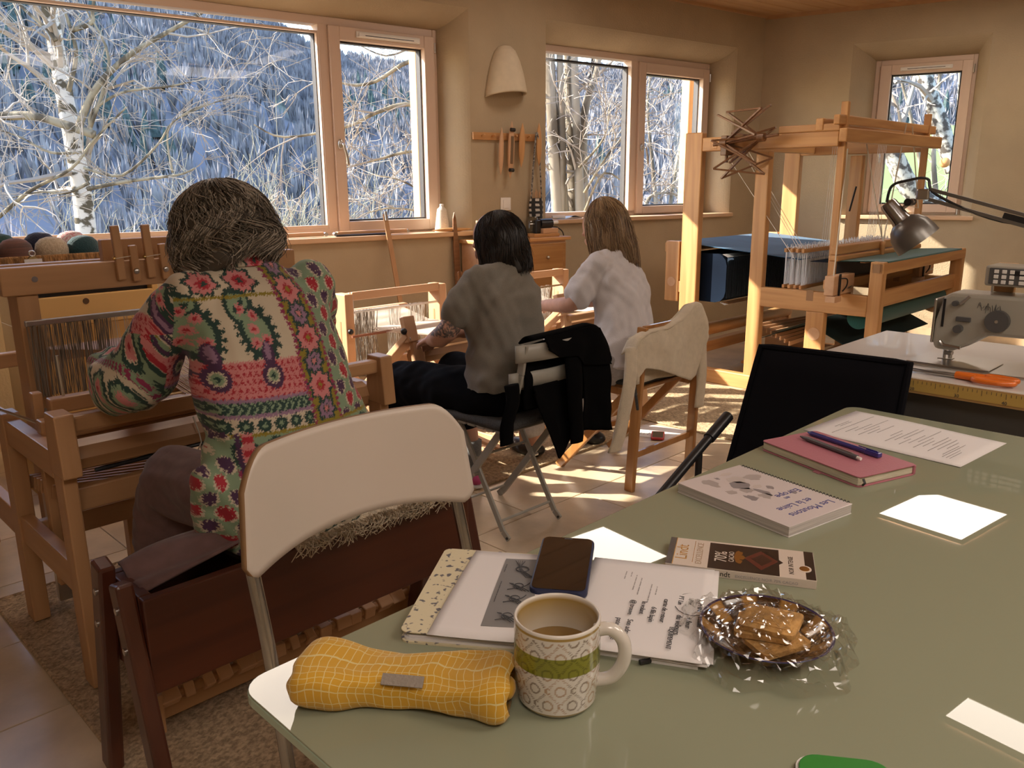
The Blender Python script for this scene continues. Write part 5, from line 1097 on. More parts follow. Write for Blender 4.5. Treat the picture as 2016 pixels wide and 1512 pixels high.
remeshed('skirt', [[V(-.10, .0, .53, .10), V(-.14, .34, .53, .085), V(-.15, .40, .36, .085), V(-.15, .40, .22, .08)], [V(.10, .0, .53, .10), V(.14, .34, .53, .085), V(.15, .40, .36, .085), V(.15, .40, .22, .08)], [V(0, .3, .5, .09), V(0, .38, .25, .09)]], [], .009, SKIRT_, p, 5, 0, lambda co: sinfold(co, 8, 9, .006))
B().grid(lambda u, v: (-.39+.25*u, -.085+.115*v+.02*math.sin(u*5)*v+.01*u, .500+.035*u*u+.006*math.sin(v*9+u*4)+.012*math.sin(u*PI)*v-.02*(1-u)*(1-v)), 26, 14).build('skirt_hem', SKIRT_, p, smooth=True, solid=.006)
for sx in (-.13, .14): B().sphere((sx, .50, .030), .045, 14, 10, 1, 2.3, .62).build('shoe', BLACKP, p, smooth=True)
HG = [mat('grey_brown_hair_dark', (.06, .048, .036), .5, spec=.3), mat('grey_brown_hair', (.17, .14, .105), .5, spec=.3), mat('silver_hair', (.36, .31, .25), .5, spec=.3)]
rnd = random.Random(21)
hairdo(p, (-.012, .235, 1.142), (.098, .104, .094), HG, 3300, lambda a: (.108+.02*math.cos(a*2)), .016, rnd, .1, flare=.14, curl=.5, rstr=.0017, front=.7, tilt=-.25, loose=900)
# ------------------------------------------------------------------ person 2: grey T-shirt (origin G 1.99, 2.02)
TEE = mat('grey_marl_jersey', (.20, .185, .155), .9, noise_amt=.18, noise_scale=300, stretch=(1, 1, 6), bump=.3, bump_scale=500, sheen=.15)
BLK = mat('black_trousers', (.003, .003, .0045), .95, spec=.1); SOCK = mat('grey_marl_sock', (.17, .17, .17), .95, noise_amt=.2, noise_scale=200); PINKS = mat('pink_shoe', (.55, .07, .22), .6)
SKINV = vcol_mat('skin_with_tattoo', .55)
p = gthing('person', 'person with dark bobbed hair in a grey T-shirt and black trousers, tattooed arm', 'person', 1.99, 2.02, 0)
legs = [[V(-.085, .0, .50, .085), V(-.13, .40, .475, .062), V(-.13, .48, .44, .056), V(-.12, .47, .25, .05), V(-.10, .46, .08, .034), V(-.10, .56, .035, .03)], [V(.09, .0, .50, .085), V(.14, .42, .475, .062), V(.155, .45, .42, .054), V(.16, .40, .24, .048), V(.155, .36, .09, .034), V(.15, .44, .035, .03)]]
armL = [V(-.105, .06, .885, .04), V(-.185, .095, .735, .038), V(-.185, .14, .705, .036), V(-.06, .33, .655, .028)]; armR = [V(.175, .08, .86, .04), V(.235, .16, .70, .038), V(.14, .38, .655, .028)]
body = [[V(-.02, -.02, .50, .09), V(.0, .0, .66, .08), V(.02, .03, .80, .08), V(.05, .06, .88, .055), V(.062, .078, .945, .044), V(.07, .09, .99, .044)], [V(-.095, .06, .885, .038), V(.05, .055, .88, .045), V(.165, .07, .86, .038)]]
o = remeshed('body', body+legs+[armL, armR]+hand((-.06, .33, .655), (.45, .8, -.15), (-.2, 0, 1), -1)+hand((.14, .38, .655), (-.4, .8, -.15), (0, 0, 1), 1), head_ells((.072, .11, 1.03), .45, .45, .92), .0055, SKINV, p, 3)
def tattoo(co):
    c = np.tile(np.array([.50, .28, .20]), (len(co), 1)); x, y, z = co[:, 0], co[:, 1], co[:, 2]
    arm = (x < -.10) & (z > .715) & (z < .845) & (y < .16)
    a = np.arctan2(y-.09, x+.18)*.04; f_ = np.sin(a*260+2*np.sin(z*120))+np.sin(z*240+3*np.sin(a*190)); g_ = np.sin(a*330+z*200)+np.sin(z*310-a*150)
    c[arm & (f_ > .25)] = (.11, .085, .08); c[arm & (f_ < -.9)] = (.17, .13, .11); c[arm & (np.abs(g_) < .16)] = (.05, .04, .04)
    c[arm & (np.hypot(z-.755, a+.01) < .016) & (f_ > -.3)] = (.36, .07, .06); d = np.hypot(z-.815, a+.02); c[arm & (d < .016)] = (.05, .045, .045); c[arm & (d < .012)] = (.45, .25, .18); c[arm & (d < .004)] = (.05, .04, .04)
    return c
paint(o, tattoo)
remeshed('t_shirt', [[V(-.10, .055, .89, .054), V(-.150, .080, .81, .054), V(-.160, .085, .785, .052)], [V(.165, .075, .862, .054), V(.21, .12, .785, .054)], [V(-.095, .055, .89, .056), V(.04, .05, .895, .066), V(.155, .07, .865, .056)]], [], .0085, TEE, p, 5, 1, lambda co: sinfold(co, 16, 12, .0048)+.0035*np.sin(co[:, 2]*85+co[:, 0]*22)*np.clip((.72-co[:, 2])*7, 0, 1),
    [[(-.03, -.03, .535, .160, .118), (-.025, -.025, .60, .152, .114), (-.005, -.005, .68, .142, .110), (.010, .015, .77, .150, .112), (.025, .035, .85, .154, .102), (.04, .05, .905, .120, .080), (.055, .068, .935, .066, .06)]])
remeshed('trousers', [[V(-.085, .0, .495, .105), V(-.10, .22, .492, .096), V(-.13, .44, .480, .086), V(-.13, .49, .43, .078), V(-.125, .475, .27, .068), V(-.12, .47, .20, .066)], [V(.09, .0, .495, .105), V(.12, .22, .492, .095), V(.145, .42, .48, .084), V(.155, .45, .43, .074), V(.16, .41, .29, .064)], [V(-.08, -.03, .51, .10), V(.08, -.03, .51, .10)]], [], .009, BLK, p, 5, 0, lambda co: sinfold(co, 8, 31, .004))
for (x, y), (x2, y2) in (((-.10, .46), (-.10, .52)), ((.155, .365), (.15, .42))):
    B().tube([(x, y, .20), (x, y, .12), (x, y+.005, .07)], [.044, .041, .044], 14).build('sock', SOCK, p, smooth=True); o = B().sphere((x2, y2-.01, .038), .048, 16, 12, .85, 2.3, .78).build('shoe', PINKS, p, smooth=True)
    B().sphere((x2, y2-.01, .012), .05, 16, 6, .88, 2.35, .3).build('shoe_sole', WHITEP, p, smooth=True)
HD = [mat('black_brown_hair', (.010, .007, .006), .4, spec=.4), mat('dark_brown_hair', (.022, .014, .010), .4, spec=.4)]
hairdo(p, (.068, .095, 1.040), (.078, .092, .092), HD, 1500, lambda a: .155+.02*math.sin(a), .0045, rnd, .45, flare=.05, curl=.1, rstr=.0017, front=.65, tilt=-.2, loose=120)
# ------------------------------------------------------------------ person 3: white T-shirt (origin G 2.63, 1.96)
WT = mat('white_cotton_jersey', (.62, .60, .62), .9, noise_amt=.05, noise_scale=20, bump=.15, bump_scale=300, sheen=.1); GRJ = mat('pale_grey_jeans', (.42, .41, .42), .9, noise_amt=.1, noise_scale=100)
p = gthing('person', 'person with straight fair hair in a white T-shirt on the wooden folding chair', 'person', 2.70, 2.04, 0)
legs = [[V(-.085, .02, .50, .085), V(-.12, .42, .475, .062), V(-.12, .46, .42, .054), V(-.11, .42, .24, .048), V(-.10, .40, .08, .034), V(-.10, .50, .035, .03)], [V(.09, .02, .50, .085), V(.15, .42, .475, .062), V(.17, .44, .42, .054), V(.20, .38, .24, .048), V(.22, .33, .08, .034), V(.23, .41, .035, .03)]]
armL = [V(-.09, .08, .895, .038), V(-.165, .125, .755, .037), V(-.155, .18, .735, .035), V(.0, .44, .69, .027)]; armR = [V(.13, .09, .88, .038), V(.18, .18, .73, .037), V(.12, .44, .69, .027)]
body = [[V(-.02, .0, .50, .085), V(-.005, .01, .66, .07), V(.01, .035, .80, .07), V(.02, .075, .90, .05), V(.03, .10, .955, .042), V(.035, .12, .995, .042)], [V(-.085, .08, .895, .036), V(.02, .075, .89, .042), V(.12, .085, .88, .036)]]
remeshed('body', body+legs+[armL, armR]+hand((.0, .44, .69), (.4, .85, -.1), (-.2, 0, 1), -1)+hand((.15, .44, .69), (-.3, .85, -.1), (0, 0, 1), 1), head_ells((.035, .145, 1.045), .25, .55, .92), .0055, SKIN, p, 3)
remeshed('t_shirt', [[V(-.09, .075, .90, .052), V(-.14, .105, .82, .057), V(-.150, .118, .785, .057)], [V(.125, .085, .885, .052), V(.17, .14, .80, .056)], [V(-.085, .075, .90, .054), V(.02, .07, .905, .064), V(.115, .083, .885, .054)]], [], .0085, WT, p, 5, 1, lambda co: sinfold(co, 14, 55, .0055),
    [[(-.02, -.02, .50, .145, .115), (-.015, -.015, .60, .135, .108), (.0, .005, .70, .124, .102), (.008, .025, .79, .128, .102), (.015, .05, .86, .13, .096), (.022, .07, .915, .102, .074), (.03, .09, .945, .062, .056)]])
remeshed('trousers', [[V(-.085, .02, .495, .105), V(-.12, .42, .48, .082), V(-.12, .46, .42, .074), V(-.11, .42, .15, .06)], [V(.09, .02, .495, .105), V(.15, .42, .48, .082), V(.17, .44, .42, .072), V(.21, .36, .15, .06)], [V(-.07, -.02, .51, .095), V(.07, -.02, .51, .095)]], [], .009, GRJ, p, 5, 0, lambda co: sinfold(co, 8, 71, .004))
for x, y in ((-.10, .47), (.23, .38)): B().sphere((x, y, .040), .050, 16, 12, .9, 2.3, .80).build('shoe', BLACKP, p, smooth=True)
HF = [mat('light_brown_hair', (.13, .075, .035), .4, spec=.4), mat('fair_hair', (.26, .165, .085), .4, spec=.4), mat('blond_streaks', (.42, .29, .16), .4, spec=.4)]
hairdo(p, (.032, .125, 1.065), (.078, .092, .105), HF, 2200, lambda a: .215+.02*math.sin(a+1), .0035, rnd, .25, flare=.10, curl=.0, rstr=.0016, front=.6, tilt=-.28, loose=150)
# ================================================================== RUGS, CHAIRS, CLOTHES
JUTE = mat('woven_jute', (.42, .30, .19), .95, noise_amt=.4, noise_scale=70, stretch=(1, 1.6, 1), spec=.05, bump=.5, bump_scale=220); WOOLR = mat('woven_pale_jute', (.46, .35, .22), .95, noise_amt=.35, noise_scale=70, spec=.05, bump=.5, bump_scale=220)
def rug(label, x0, x1, y0, y1, mt, rib=.014, kn=.011):
    t = gthing('woven_rug', label, 'rug', (x0+x1)/2, (y0+y1)/2); W_, H_ = x1-x0, y1-y0; nu, nv = int(W_/rib*2), int(H_/kn*2)
    def f(u, v):
        x, y = (u-.5)*W_, (v-.5)*H_; i, j = round(u*nu), round(v*nv); e = .0 if min(i, nu-i, j, nv-j) == 0 else .006
        return (x+.002*noise.noise((y*9, 0, x)), y, .0015+e*(.35+.65*(i % 2))*(.6+.4*((j+i//2) % 2))+.0008*noise.noise((x*40, y*40, 1)))
    o = B().grid(f, nu, nv).build('weave', mt, t, smooth=True); o['kind'] = 'stuff'
    for a, b_ in (((-W_/2, -H_/2), (W_/2, -H_/2)), ((-W_/2, H_/2), (W_/2, H_/2)), ((-W_/2, -H_/2), (-W_/2, H_/2)), ((W_/2, -H_/2), (W_/2, H_/2))): tb('binding', mt, t, [(a[0], a[1], .005), (b_[0], b_[1], .005)], .005, 6)
    return t
rug('brown woven jute rug under the left loom and the dark bench', .47, 1.36, 1.22, 2.70, JUTE)
rug('pale woven rug under the two folding looms', 1.78, 3.18, 2.34, 3.42, WOOLR)
rug('pale sunlit woven rug in front of the tall floor loom', 3.44, 4.34, 1.25, 2.80, WOOLR)
# ---- grey metal folding chair with cushion
GREYM = mat('grey_green_enamel', (.33, .32, .28), .45, coat=.2); CUSH = mat('charcoal_woven_cushion', (.055, .055, .055), .95, noise_amt=.3, noise_scale=200, bump=.4, bump_scale=400)
t = gthing('bistro_chair', 'grey-green metal folding bistro chair of the grey-shirted weaver', 'chair', 2.0, 2.0)
for s_ in (-1, 1):
    x = s_*.155
    m = B(); pts = [(x, -.215, .72), (x, -.195, .62), (x, -.145, .46), (x, .21, .025), (x, .235, .004)]
    for a, b_ in zip(pts, pts[1:]): m.bar(a, b_, .012, .026, (0, 1, .5))
    m.build('back_upright', GREYM, t, bevel=.002)
    m = B(); x2 = s_*.135; pts = [(x2, .15, .42), (x2, -.085, .03), (x2, -.115, .006)]
    for a, b_ in zip(pts, pts[1:]): m.bar(a, b_, .010, .022, (0, 1, .5))
    m.build('leg', GREYM, t, bevel=.002); tb('foot_pin', DARKM, t, [(x2-.008, -.11, .012), (x2+.008, -.11, .012)], .005, 8)
    tb('rivet', STEEL, t, [(x2-.01, .03, .22), (x2+.03*s_, .03, .22)], .006, 8)
for y, z in ((-.065, .06), (.19, .055), (.06, .27)): tb('stretcher', GREYM, t, [(-.14, y, z), (.14, y, z)], .005, 8)
for z0, z1, dy in ((.665, .722, -.008), (.575, .625, .022)):
    B().grid(lambda u, v: ((u-.5)*.385, -.222+dy-.03*math.sin(u*PI)*1+.02, z0+(z1-z0)*v), 16, 2).build('back_slat', GREYM, t, smooth=True, solid=.008)
for k in range(7): bx('seat_slat', GREYM, t, -.19, .19, -.145+k*.047, -.108+k*.047, .410, .420, .002)
t = gthing('seat_cushion', 'thin charcoal cushion on the grey metal folding chair', 'cushion', 2.0, 2.01, .421)
B().loft([[(x*k, y*k, z) for x, y in rrect(-.20, .20, -.175, .175, .04, 5)] for z, k in ((0, .96), (.012, 1.0), (.024, .98), (.030, .90))]).build('pad', CUSH, t, smooth=True)
for p in ((-.1, -.08), (.1, -.08), (-.1, .08), (.1, .08)): B().sphere((*p, .030), .006, 8, 6).build('tuft', CUSH, t)
def drape(name, par, mt, x0, x1, top, bot, ybase, nu=40, nv=24, amp=.010, freq=26, back=.0, seed=1, th=.005):
    """hanging cloth panel; top(x), bot(x) heights"""
    def f(u, v):
        x = x0+(x1-x0)*u; zt, zb = top(x), bot(x); z = zt+(zb-zt)*v
        return (x+.012*noise.noise((u*3, v*4, seed))*v, ybase-(.006+amp*math.sin(x*freq+seed+2*noise.noise((x*8, z*5, seed))))*min(1, v*2.2)-.012*v+back*v+.008*noise.noise((x*14, z*14, seed)), z)
    return B().grid(f, nu, nv).build(name, mt, par, smooth=True, solid=th)
def interp(tab):
    def g(x):
        if x <= tab[0][0]: return tab[0][1]
        for (a, b_), (c, d) in zip(tab, tab[1:]):
            if x <= c: t_ = (x-a)/(c-a); return b_+(d-b_)*t_
        return tab[-1][1]
    return g
def sleeve(par, mt, pts, r, seed=0):
    c = catmull(pts, 6); rings = []
    for i, p in enumerate(c):
        rr = r[0]+(r[1]-r[0])*i/(len(c)-1); rings.append([(p.x+rr*math.cos(a)*(1+.15*math.sin(a*3+i*.5+seed)), p.y+rr*.42*math.sin(a), p.z) for a in [k*2*PI/14 for k in range(14)]])
    return B().loft(rings).build('sleeve', mt, par, smooth=True)
BKNIT = mat('black_knit', (.0025, .0025, .003), 1.0, spec=.08)
t = gthing('black_cardigan', 'black cardigan slung over the metal folding chair', 'cardigan', 2.0, 2.0)
top = interp([(-.14, .738), (.0, .742), (.15, .748), (.20, .735), (.25, .66)])
drape('back_panel', t, BKNIT, -.12, .115, interp([(-.12, .575), (.115, .58)]), interp([(-.12, .55), (-.09, .47), (-.04, .37), (.0, .30), (.03, .315), (.06, .36), (.115, .40)]), -.212, seed=3, amp=.006)
drape('shoulder_drop', t, BKNIT, -.085, .25, top, interp([(-.085, .70), (-.03, .665), (.06, .66), (.10, .62), (.25, .60)]), -.236, seed=4, amp=.003)
drape('front_panel', t, BKNIT, .105, .245, interp([(.10, .74), (.20, .735), (.25, .66)]), interp([(.10, .385), (.24, .36)]), -.236, 20, 20, seed=8, amp=.007)
B().grid(lambda u, v: (-.14+.37*u, -.232+.06*v, top(-.14+.37*u)+.010*math.sin(v*PI)-.02*v*v), 30, 6).build('shoulder_fold', BKNIT, t, smooth=True, solid=.006)
drape('inner_panel', t, BKNIT, -.145, .22, interp([(-.145, .71), (.2, .73)]), interp([(-.145, .50), (.22, .48)]), -.185, seed=5, amp=.003)
sleeve(t, BKNIT, [(-.215, -.215, .60), (-.235, -.235, .55), (-.255, -.235, .48), (-.262, -.232, .415)], (.030, .028)); sleeve(t, BKNIT, [(.05, -.235, .66), (.055, -.25, .55), (.06, -.25, .43), (.07, -.248, .35)], (.04, .03), 2)
# ---- wooden folding chair with cream cardigan
t = gthing('wooden_folding_chair', 'varnished wooden folding chair under the white-shirted weaver', 'chair', 2.77, 2.07)
for s_ in (-1, 1):
    x = s_*.215
    br('back_upright', LACQ, t, (x*.94, -.225, .68), (x*1.02, -.195, .0), .022, .042, .004, (0, 1, 0)); br('leg', LACQ, t, (x*.80, -.16, .42), (x*.85, .225, .0), .022, .038, .004, (0, 1, 0)); br('seat_rail', LACQ, t, (x*.86, -.20, .400), (x*.86, .19, .412), .022, .032, .003)
    tb('bolt', STEEL, t, [(x*1.02, -.215, .415), (x*1.08, -.215, .415)], .007, 8)
for y, z, k in ((-.19, .145, 1.02), (.17, .14, .85), (.08, .23, .82)): br('stretcher', LACQ, t, (-.215*k, y, z), (.215*k, y, z), .016, .026, .003)
for z in (.56, .64): bx('back_slat', LACQ, t, -.20, .20, -.236, -.218, z, z+.045, .004)
for k in range(6): bx('seat_slat', LACQ, t, -.185, .185, -.20+k*.066, -.145+k*.066, .416, .428, .003)
t = gthing('seat_cushion', 'charcoal seat pad tied to the wooden folding chair', 'cushion', 2.77, 2.07, .429)
B().loft([[(x*k, y*k, z) for x, y in rrect(-.195, .195, -.19, .19, .04, 5)] for z, k in ((0, .96), (.010, 1.0), (.020, .98), (.026, .90))]).build('pad', CUSH, t, smooth=True)
for s_ in (-1, 1): tb('tie', CUSH, t, catmull([(s_*.18, -.185, .01), (s_*.225, -.21, .02), (s_*.235, -.225, -.02), (s_*.228, -.23, -.075)], 4), .006, 6)
CKNIT = mat('cream_knit', (.60, .52, .39), .95, bump=.35, bump_scale=350, sheen=.2, noise_amt=.06, noise_scale=40)
t = gthing('cream_cardigan', 'cream knitted cardigan draped over the wooden folding chair', 'cardigan', 2.725, 2.082, -.012)
top = interp([(-.26, .60), (-.22, .655), (-.15, .675), (-.03, .675), (.08, .70), (.16, .745), (.20, .748), (.235, .70)])
drape('back_panel', t, CKNIT, -.255, .235, top, interp([(-.255, .50), (-.20, .545), (-.10, .52), (.02, .475), (.12, .44), (.165, .455), (.20, .53), (.235, .60)]), -.27, 48, 26, seed=2, amp=.007, freq=20)
drape('front_panel', t, CKNIT, -.22, .21, top, interp([(-.22, .47), (.21, .46)]), -.215, 30, 16, seed=6, amp=.004)
B().grid(lambda u, v: (-.255+.49*u, -.272+.062*v, top(-.255+.49*u)+.012*math.sin(v*PI)-.012*v), 40, 6).build('shoulder_fold', CKNIT, t, smooth=True, solid=.006)
sleeve(t, CKNIT, [(-.245, -.255, .63), (-.285, -.275, .52), (-.315, -.28, .40), (-.345, -.275, .30), (-.36, -.27, .245)], (.038, .036)); sleeve(t, CKNIT, [(.215, -.255, .70), (.232, -.262, .58), (.240, -.262, .44), (.238, -.26, .30)], (.036, .03), 3)
# ---- black deck chair at the far end of the glass table
t = gthing('black_folding_chair', 'black folding armchair with a quilted cover at the far end of the glass table', 'chair', 1.92, .851)
COV = mat('black_quilted_cover', (.004, .004, .006), .95, spec=.12)
def cov(u, v, k): 
    y = .19-u*.38; z = .45+v*.345+.008*u; pad = .022*(max(0, min(1, min(u, 1-u, v*.9+.1, 1-v)*9)))**.6
    return (-.06+.13*v+k*pad-.006*k*0+.004*math.sin(u*PI)*k, y*(1+.06*(1-v)), z)
m = B().grid(lambda u, v: cov(u, v, -1), 30, 24); m.grid(lambda u, v: cov(u, v, 1), 30, 24); m.build('back_cover', COV, t, smooth=True)
tb('piping', COV, t, [cov(u, v, 0) for u, v in [(0, i/8) for i in range(9)]+[(i/12, 1) for i in range(1, 13)]+[(1, 1-i/8) for i in range(1, 9)]], .010, 8)
for s_ in (-1, 1):
    y = s_*.20; tb('frame_tube', BLACKP, t, [(.07, y*.9, .76), (-.05, y, .46), (-.10, y, .30), (.10, y*.95, .012)], .010, 10); tb('arm_tube', BLACKP, t, [(-.06, y*1.02, .625), (-.17, y*1.02, .575), (-.34, y*1.02, .495), (-.50, y*1.02, .42)], .012, 12); tb('arm_sleeve', BLACKP, t, [(-.06, y*1.02, .625), (-.15, y*1.02, .584)], .0155, 12); tb('leg', BLACKP, t, [(-.20, y*1.0, .56), (-.20, y, .36), (-.36, y*.95, .012)], .009, 10)
B().loft([[(x, y, z) for x, y in rrect(-.45, -.05, -.19, .19, .03)] for z in (.36, .40)]).build('seat', COV, t, smooth='auto')
# ---- red phone and note on the floor
t = thing('paper_note', 'white sheet lying on the floor beside the wooden folding chair', 'paper', G(3.30, 2.27, .001), 60); sheet('paper', t, .21, .27, .0005, lambda u, v: .006*u*v*math.sin(v*4)); m = B(); wordlines(m, -.07, .06, [.03, .02, .04], .02, .003, .0025, random.Random(2)); m.build('writing', INK, t)
t = thing('small_phone', 'small phone in a red case on the white sheet on the floor', 'phone', G(3.235, 2.215, .0045), 78); B().prism(rrect(-.058, .058, -.032, .032, .008), 0, .011).build('case', mat('red_case', (.45, .03, .03), .5), t, bevel=.002); B().prism(rrect(-.048, .048, -.026, .026, .003), .011, .0118).build('screen', mat('small_screen', (.03, .03, .03), .08, coat=1), t)
# ================================================================== SEWING STATION
LAMT = mat('white_worktop_laminate', (.60, .575, .545), .32, coat=.2); EDGEW = mat('worktop_edge_wood', (.42, .26, .10), .5); MGREY = mat('machine_enamel', (.36, .345, .29), .35, coat=.3); MDARK = mat('machine_dark_grey', (.085, .085, .085), .45)
t = gthing('sewing_table', 'white sewing worktop with a yellow ruler edge behind the black chair', 'table', 2.05, .97)
B().prism([(0, -1.25), (.62, -1.25), (.62, 0), (.16, 0), (0, -.10)], .722, .76).build('worktop', LAMT, t, bevel=.004)
bx('front_edge', EDGEW, t, -.004, -.0005, -1.25, -.10, .722, .7575, 0); RUL = mat('yellow_tape', (.50, .34, .09), .5)
r_ = bx('ruler_tape', RUL, t, -.0055, -.0042, -1.25, -.10, .728, .754, 0); m = B()
for k in range(115): m.box(-.0062, -.0056, -.105-k*.01, -.1042-k*.01, .754-(.013 if k % 5 == 0 else .007), .754)
m.build('ruler_marks', INK, r_)
for k in range(1, 12): text('ruler_number', str(k*10), INK, r_, (-.0062, -.105-k*.1+.008, .729), .011, (PI/2, 0, -PI/2))
bx('oil_pan', MDARK, t, .05, .40, -.85, -.16, .63, .718, .01)
for x, y in ((.06, -.08), (.56, -.03), (.06, -1.2), (.56, -1.2)): bx('leg', MDARK, t, x-.02, x+.02, y-.02, y+.02, 0, .722, .003)
bx('stretcher', DARKW, t, .04, .09, -1.2, -.08, .52, .60, .004); bx('foot_bar', DARKW, t, .30, .35, -1.2, -.03, .10, .18, .004); bx('stretcher', PINEY, t, .60, .63, -1.25, -.03, .62, .72, .004)
tb('power_cable', BLACKP, t, catmull([(.10, -.3, .63), (.12, -.32, .30), (.05, -.45, .05), (.12, -.65, .02), (.2, -.9, .06)], 6), .005, 6); tb('power_cable', BLACKP, t, catmull([(.2, -.2, .63), (.15, -.25, .35), (.18, -.40, .08), (.1, -.6, .02)], 6), .004, 6)
t = gthing('sewing_machine', 'grey industrial sewing machine on the white worktop', 'sewing machine', 2.29, .645, .76)
bx('bed_plate', STEEL, t, -.10, .09, -.75, .10, 0, .006, .002); bx('bed_slide', STEEL, t, -.09, .03, -.10, .095, .006, .009, .001)
prof = [(.052, .062), (.05, .115), (.035, .178), (.018, .188), (-.75, .196), (-.75, .10), (-.075, .088), (-.035, .058), (.0, .040), (.045, .040)]
B().prism(prof, -.05, .055).xf(Matrix(((0, 0, 1, 0), (1, 0, 0, 0), (0, 1, 0, 0), (0, 0, 0, 1)))).build('arm_casting', MGREY, t, bevel=.009)
bx('arm_column', MGREY, t, -.055, .065, -.75, -.56, .006, .19, .01)
bx('face_plate', STEEL, t, -.048, .048, .050, .057, .055, .17, .003); bx('needle_slot', BLACKP, t, -.0515, -.0495, .028, .034, .10, .172, 0)
tb('needle_bar', STEEL, t, [(.0, .018, .045), (.0, .018, .012)], .005, 10); tb('presser_bar', STEEL, t, [(.0, .032, .045), (.0, .032, .010)], .004, 10); bx('presser_foot', STEEL, t, -.012, .012, .010, .045, .0065, .011, .001); bx('needle_clamp', STEEL, t, -.008, .008, .012, .034, .020, .030, .002)
d = tb('stitch_dial', MDARK, t, [(-.051, -.095, .128), (-.066, -.095, .128)], .027, 28); tb('dial_screw', STEEL, d, [(-.066, -.095, .128), (-.068, -.095, .128)], .004, 12)
tb('tension_knob', MDARK, t, [(-.051, -.010, .100), (-.070, -.010, .100)], .010, 16); tb('thread_guide', STEEL, t, [(-.051, -.012, .165), (-.068, -.012, .165), (-.068, -.03, .185)], .004, 8); tb('thread_guide_knob', MDARK, t, [(-.051, .004, .163), (-.064, .004, .163)], .007, 12); bx('lever_plate', MDARK, t, -.056, -.050, -.035, .0, .118, .130, .002); tb('spool_pin', STEEL, t, [(0, -.06, .19), (0, -.06, .215)], .003, 8); tb('presser_lever', STEEL, t, [(-.051, .03, .062), (-.06, .02, .055), (-.06, -.02, .052)], .004, 8)
m = B()
for k in range(9): m.tube(catmull([(-.0505, -.045-.006*k+.004*math.sin(k*2), .155+.012*math.sin(k*1.7)), (-.0505, -.05-.006*k, .160+.01*math.cos(k*2)), (-.0505, -.055-.005*k, .150+.014*math.sin(k))], 4), .0007, 4)
m.build('threading_diagram', MDARK, t)
cp = bx('control_panel', MGREY, t, -.05, .04, -.36, -.052, .212, .262, .006); cp.rotation_euler = (0, 0, 0); bx('keypad', MDARK, cp, -.053, -.0495, -.35, -.062, .217, .257, .002); bx('display', BLACKP, cp, -.0545, -.0525, -.20, -.115, .240, .252, .001)
for r in range(3):
    for c in range(7): bx('key', WHITEP, cp, -.0555, -.0525, -.083-c*.017-(.008 if c > 2 else 0), -.073-c*.017-(.004 if c > 2 else 0), .219+r*.0125, .228+r*.0125, .001)
bx('panel_post', PINE, t, .03, .05, -.10, -.055, .19, .262, .002)
t = gthing('scissors', 'orange-handled tailor scissors on the sewing worktop', 'scissors', 2.105, .56, .76, 45)
ORG = mat('orange_plastic', (.72, .16, .015), .35, coat=.3)
B().prism([(-.01, .02), (.008, .02), (.004, .17), (-.004, .17)], .008, .011).xf(Matrix.Rotation(-.05, 4, 'Z')).build('blade', STEEL, t, bevel=.0006); B().prism([(-.006, .02), (.012, .02), (.002, .165), (-.006, .165)], .004, .0075).xf(Matrix.Rotation(.03, 4, 'Z')).build('blade', STEEL, t, bevel=.0006)
def oval(cx_, cy_, rx, ry, r, rot): return B().tube([(cx_+rx*math.cos(a)*math.cos(rot)-ry*math.sin(a)*math.sin(rot), cy_+rx*math.cos(a)*math.sin(rot)+ry*math.sin(a)*math.cos(rot), .010) for a in [i*2*PI/24 for i in range(24)]], r, 8, closed=True)
oval(-.020, -.055, .015, .042, .0065, .10).build('handle_loop', ORG, t, smooth=True); oval(.018, -.062, .014, .034, .0065, -.10).build('handle_loop', ORG, t, smooth=True); tb('handle_neck', ORG, t, [(-.004, .03, .010), (-.010, -.012, .010)], [.009, .008], 10); tb('handle_neck', ORG, t, [(.004, .03, .009), (.012, -.028, .009)], [.009, .008], 10); tb('pivot', STEEL, t, [(0, .025, .004), (0, .025, .015)], .005, 12)
t = gthing('thread_cone', 'small spool of green and white thread at the right picture edge', 'thread', 2.12, .40, .76); B().lathe([(.022, 0), (.022, .004), (.018, .006), (.014, .05), (.016, .052)], 20).build('thread', mat('green_thread', (.30, .42, .28), .8, noise_amt=.4, noise_scale=60), t, smooth='auto')
# ---- architect lamp
LG = mat('lamp_grey', (.20, .19, .175), .35, .7)
t = gthing('desk_lamp', 'grey architect lamp with a dome shade leaning over the sewing worktop', 'lamp', 2.52, .30, .76)
J = Vector((.0, .545, .425)); ax = Vector((.22, -.60, -.76)).normalized(); q = Vector((0, 0, -1)).rotation_difference(ax).to_matrix().to_4x4()
nk = Vector((-.03, .640, .405))
Mx = Matrix.Translation(nk) @ q
B().lathe([(.001, .0), (.021, -.002), (.024, -.010), (.026, -.06), (.030, -.074)], 24).xf(Mx).build('lamp_neck', CHROME, t, smooth='auto')
B().lathe([(.030, -.070), (.046, -.082), (.058, -.102), (.063, -.126), (.0645, -.148), (.0615, -.148), (.060, -.126), (.055, -.104), (.044, -.086), (.026, -.074)], 36).xf(Mx).build('lamp_shade', LG, t, smooth='auto')
B().sphere((0, 0, -.105), .022, 16, 12).xf(Mx).build('bulb', mat('milk_glass', (.7, .68, .62), .3), t, smooth=True)
E1 = Vector((.03, .145, .315))
for dz in (-.012, .016): br('upper_arm', LG, t, J+Vector((.0, -.01, dz)), E1+Vector((0, 0, dz)), .008, .010, .001)
br('spring_cover', BLACKP, t, J+(E1-J)*.50+Vector((0, 0, .002)), J+(E1-J)*.97+Vector((0, 0, .002)), .010, .016, .002)
for dx in (-.012, .014): br('lower_arm', LG, t, E1+Vector((0, dx, 0)), Vector((.05, .02+dx, .05)), .008, .010, .001)
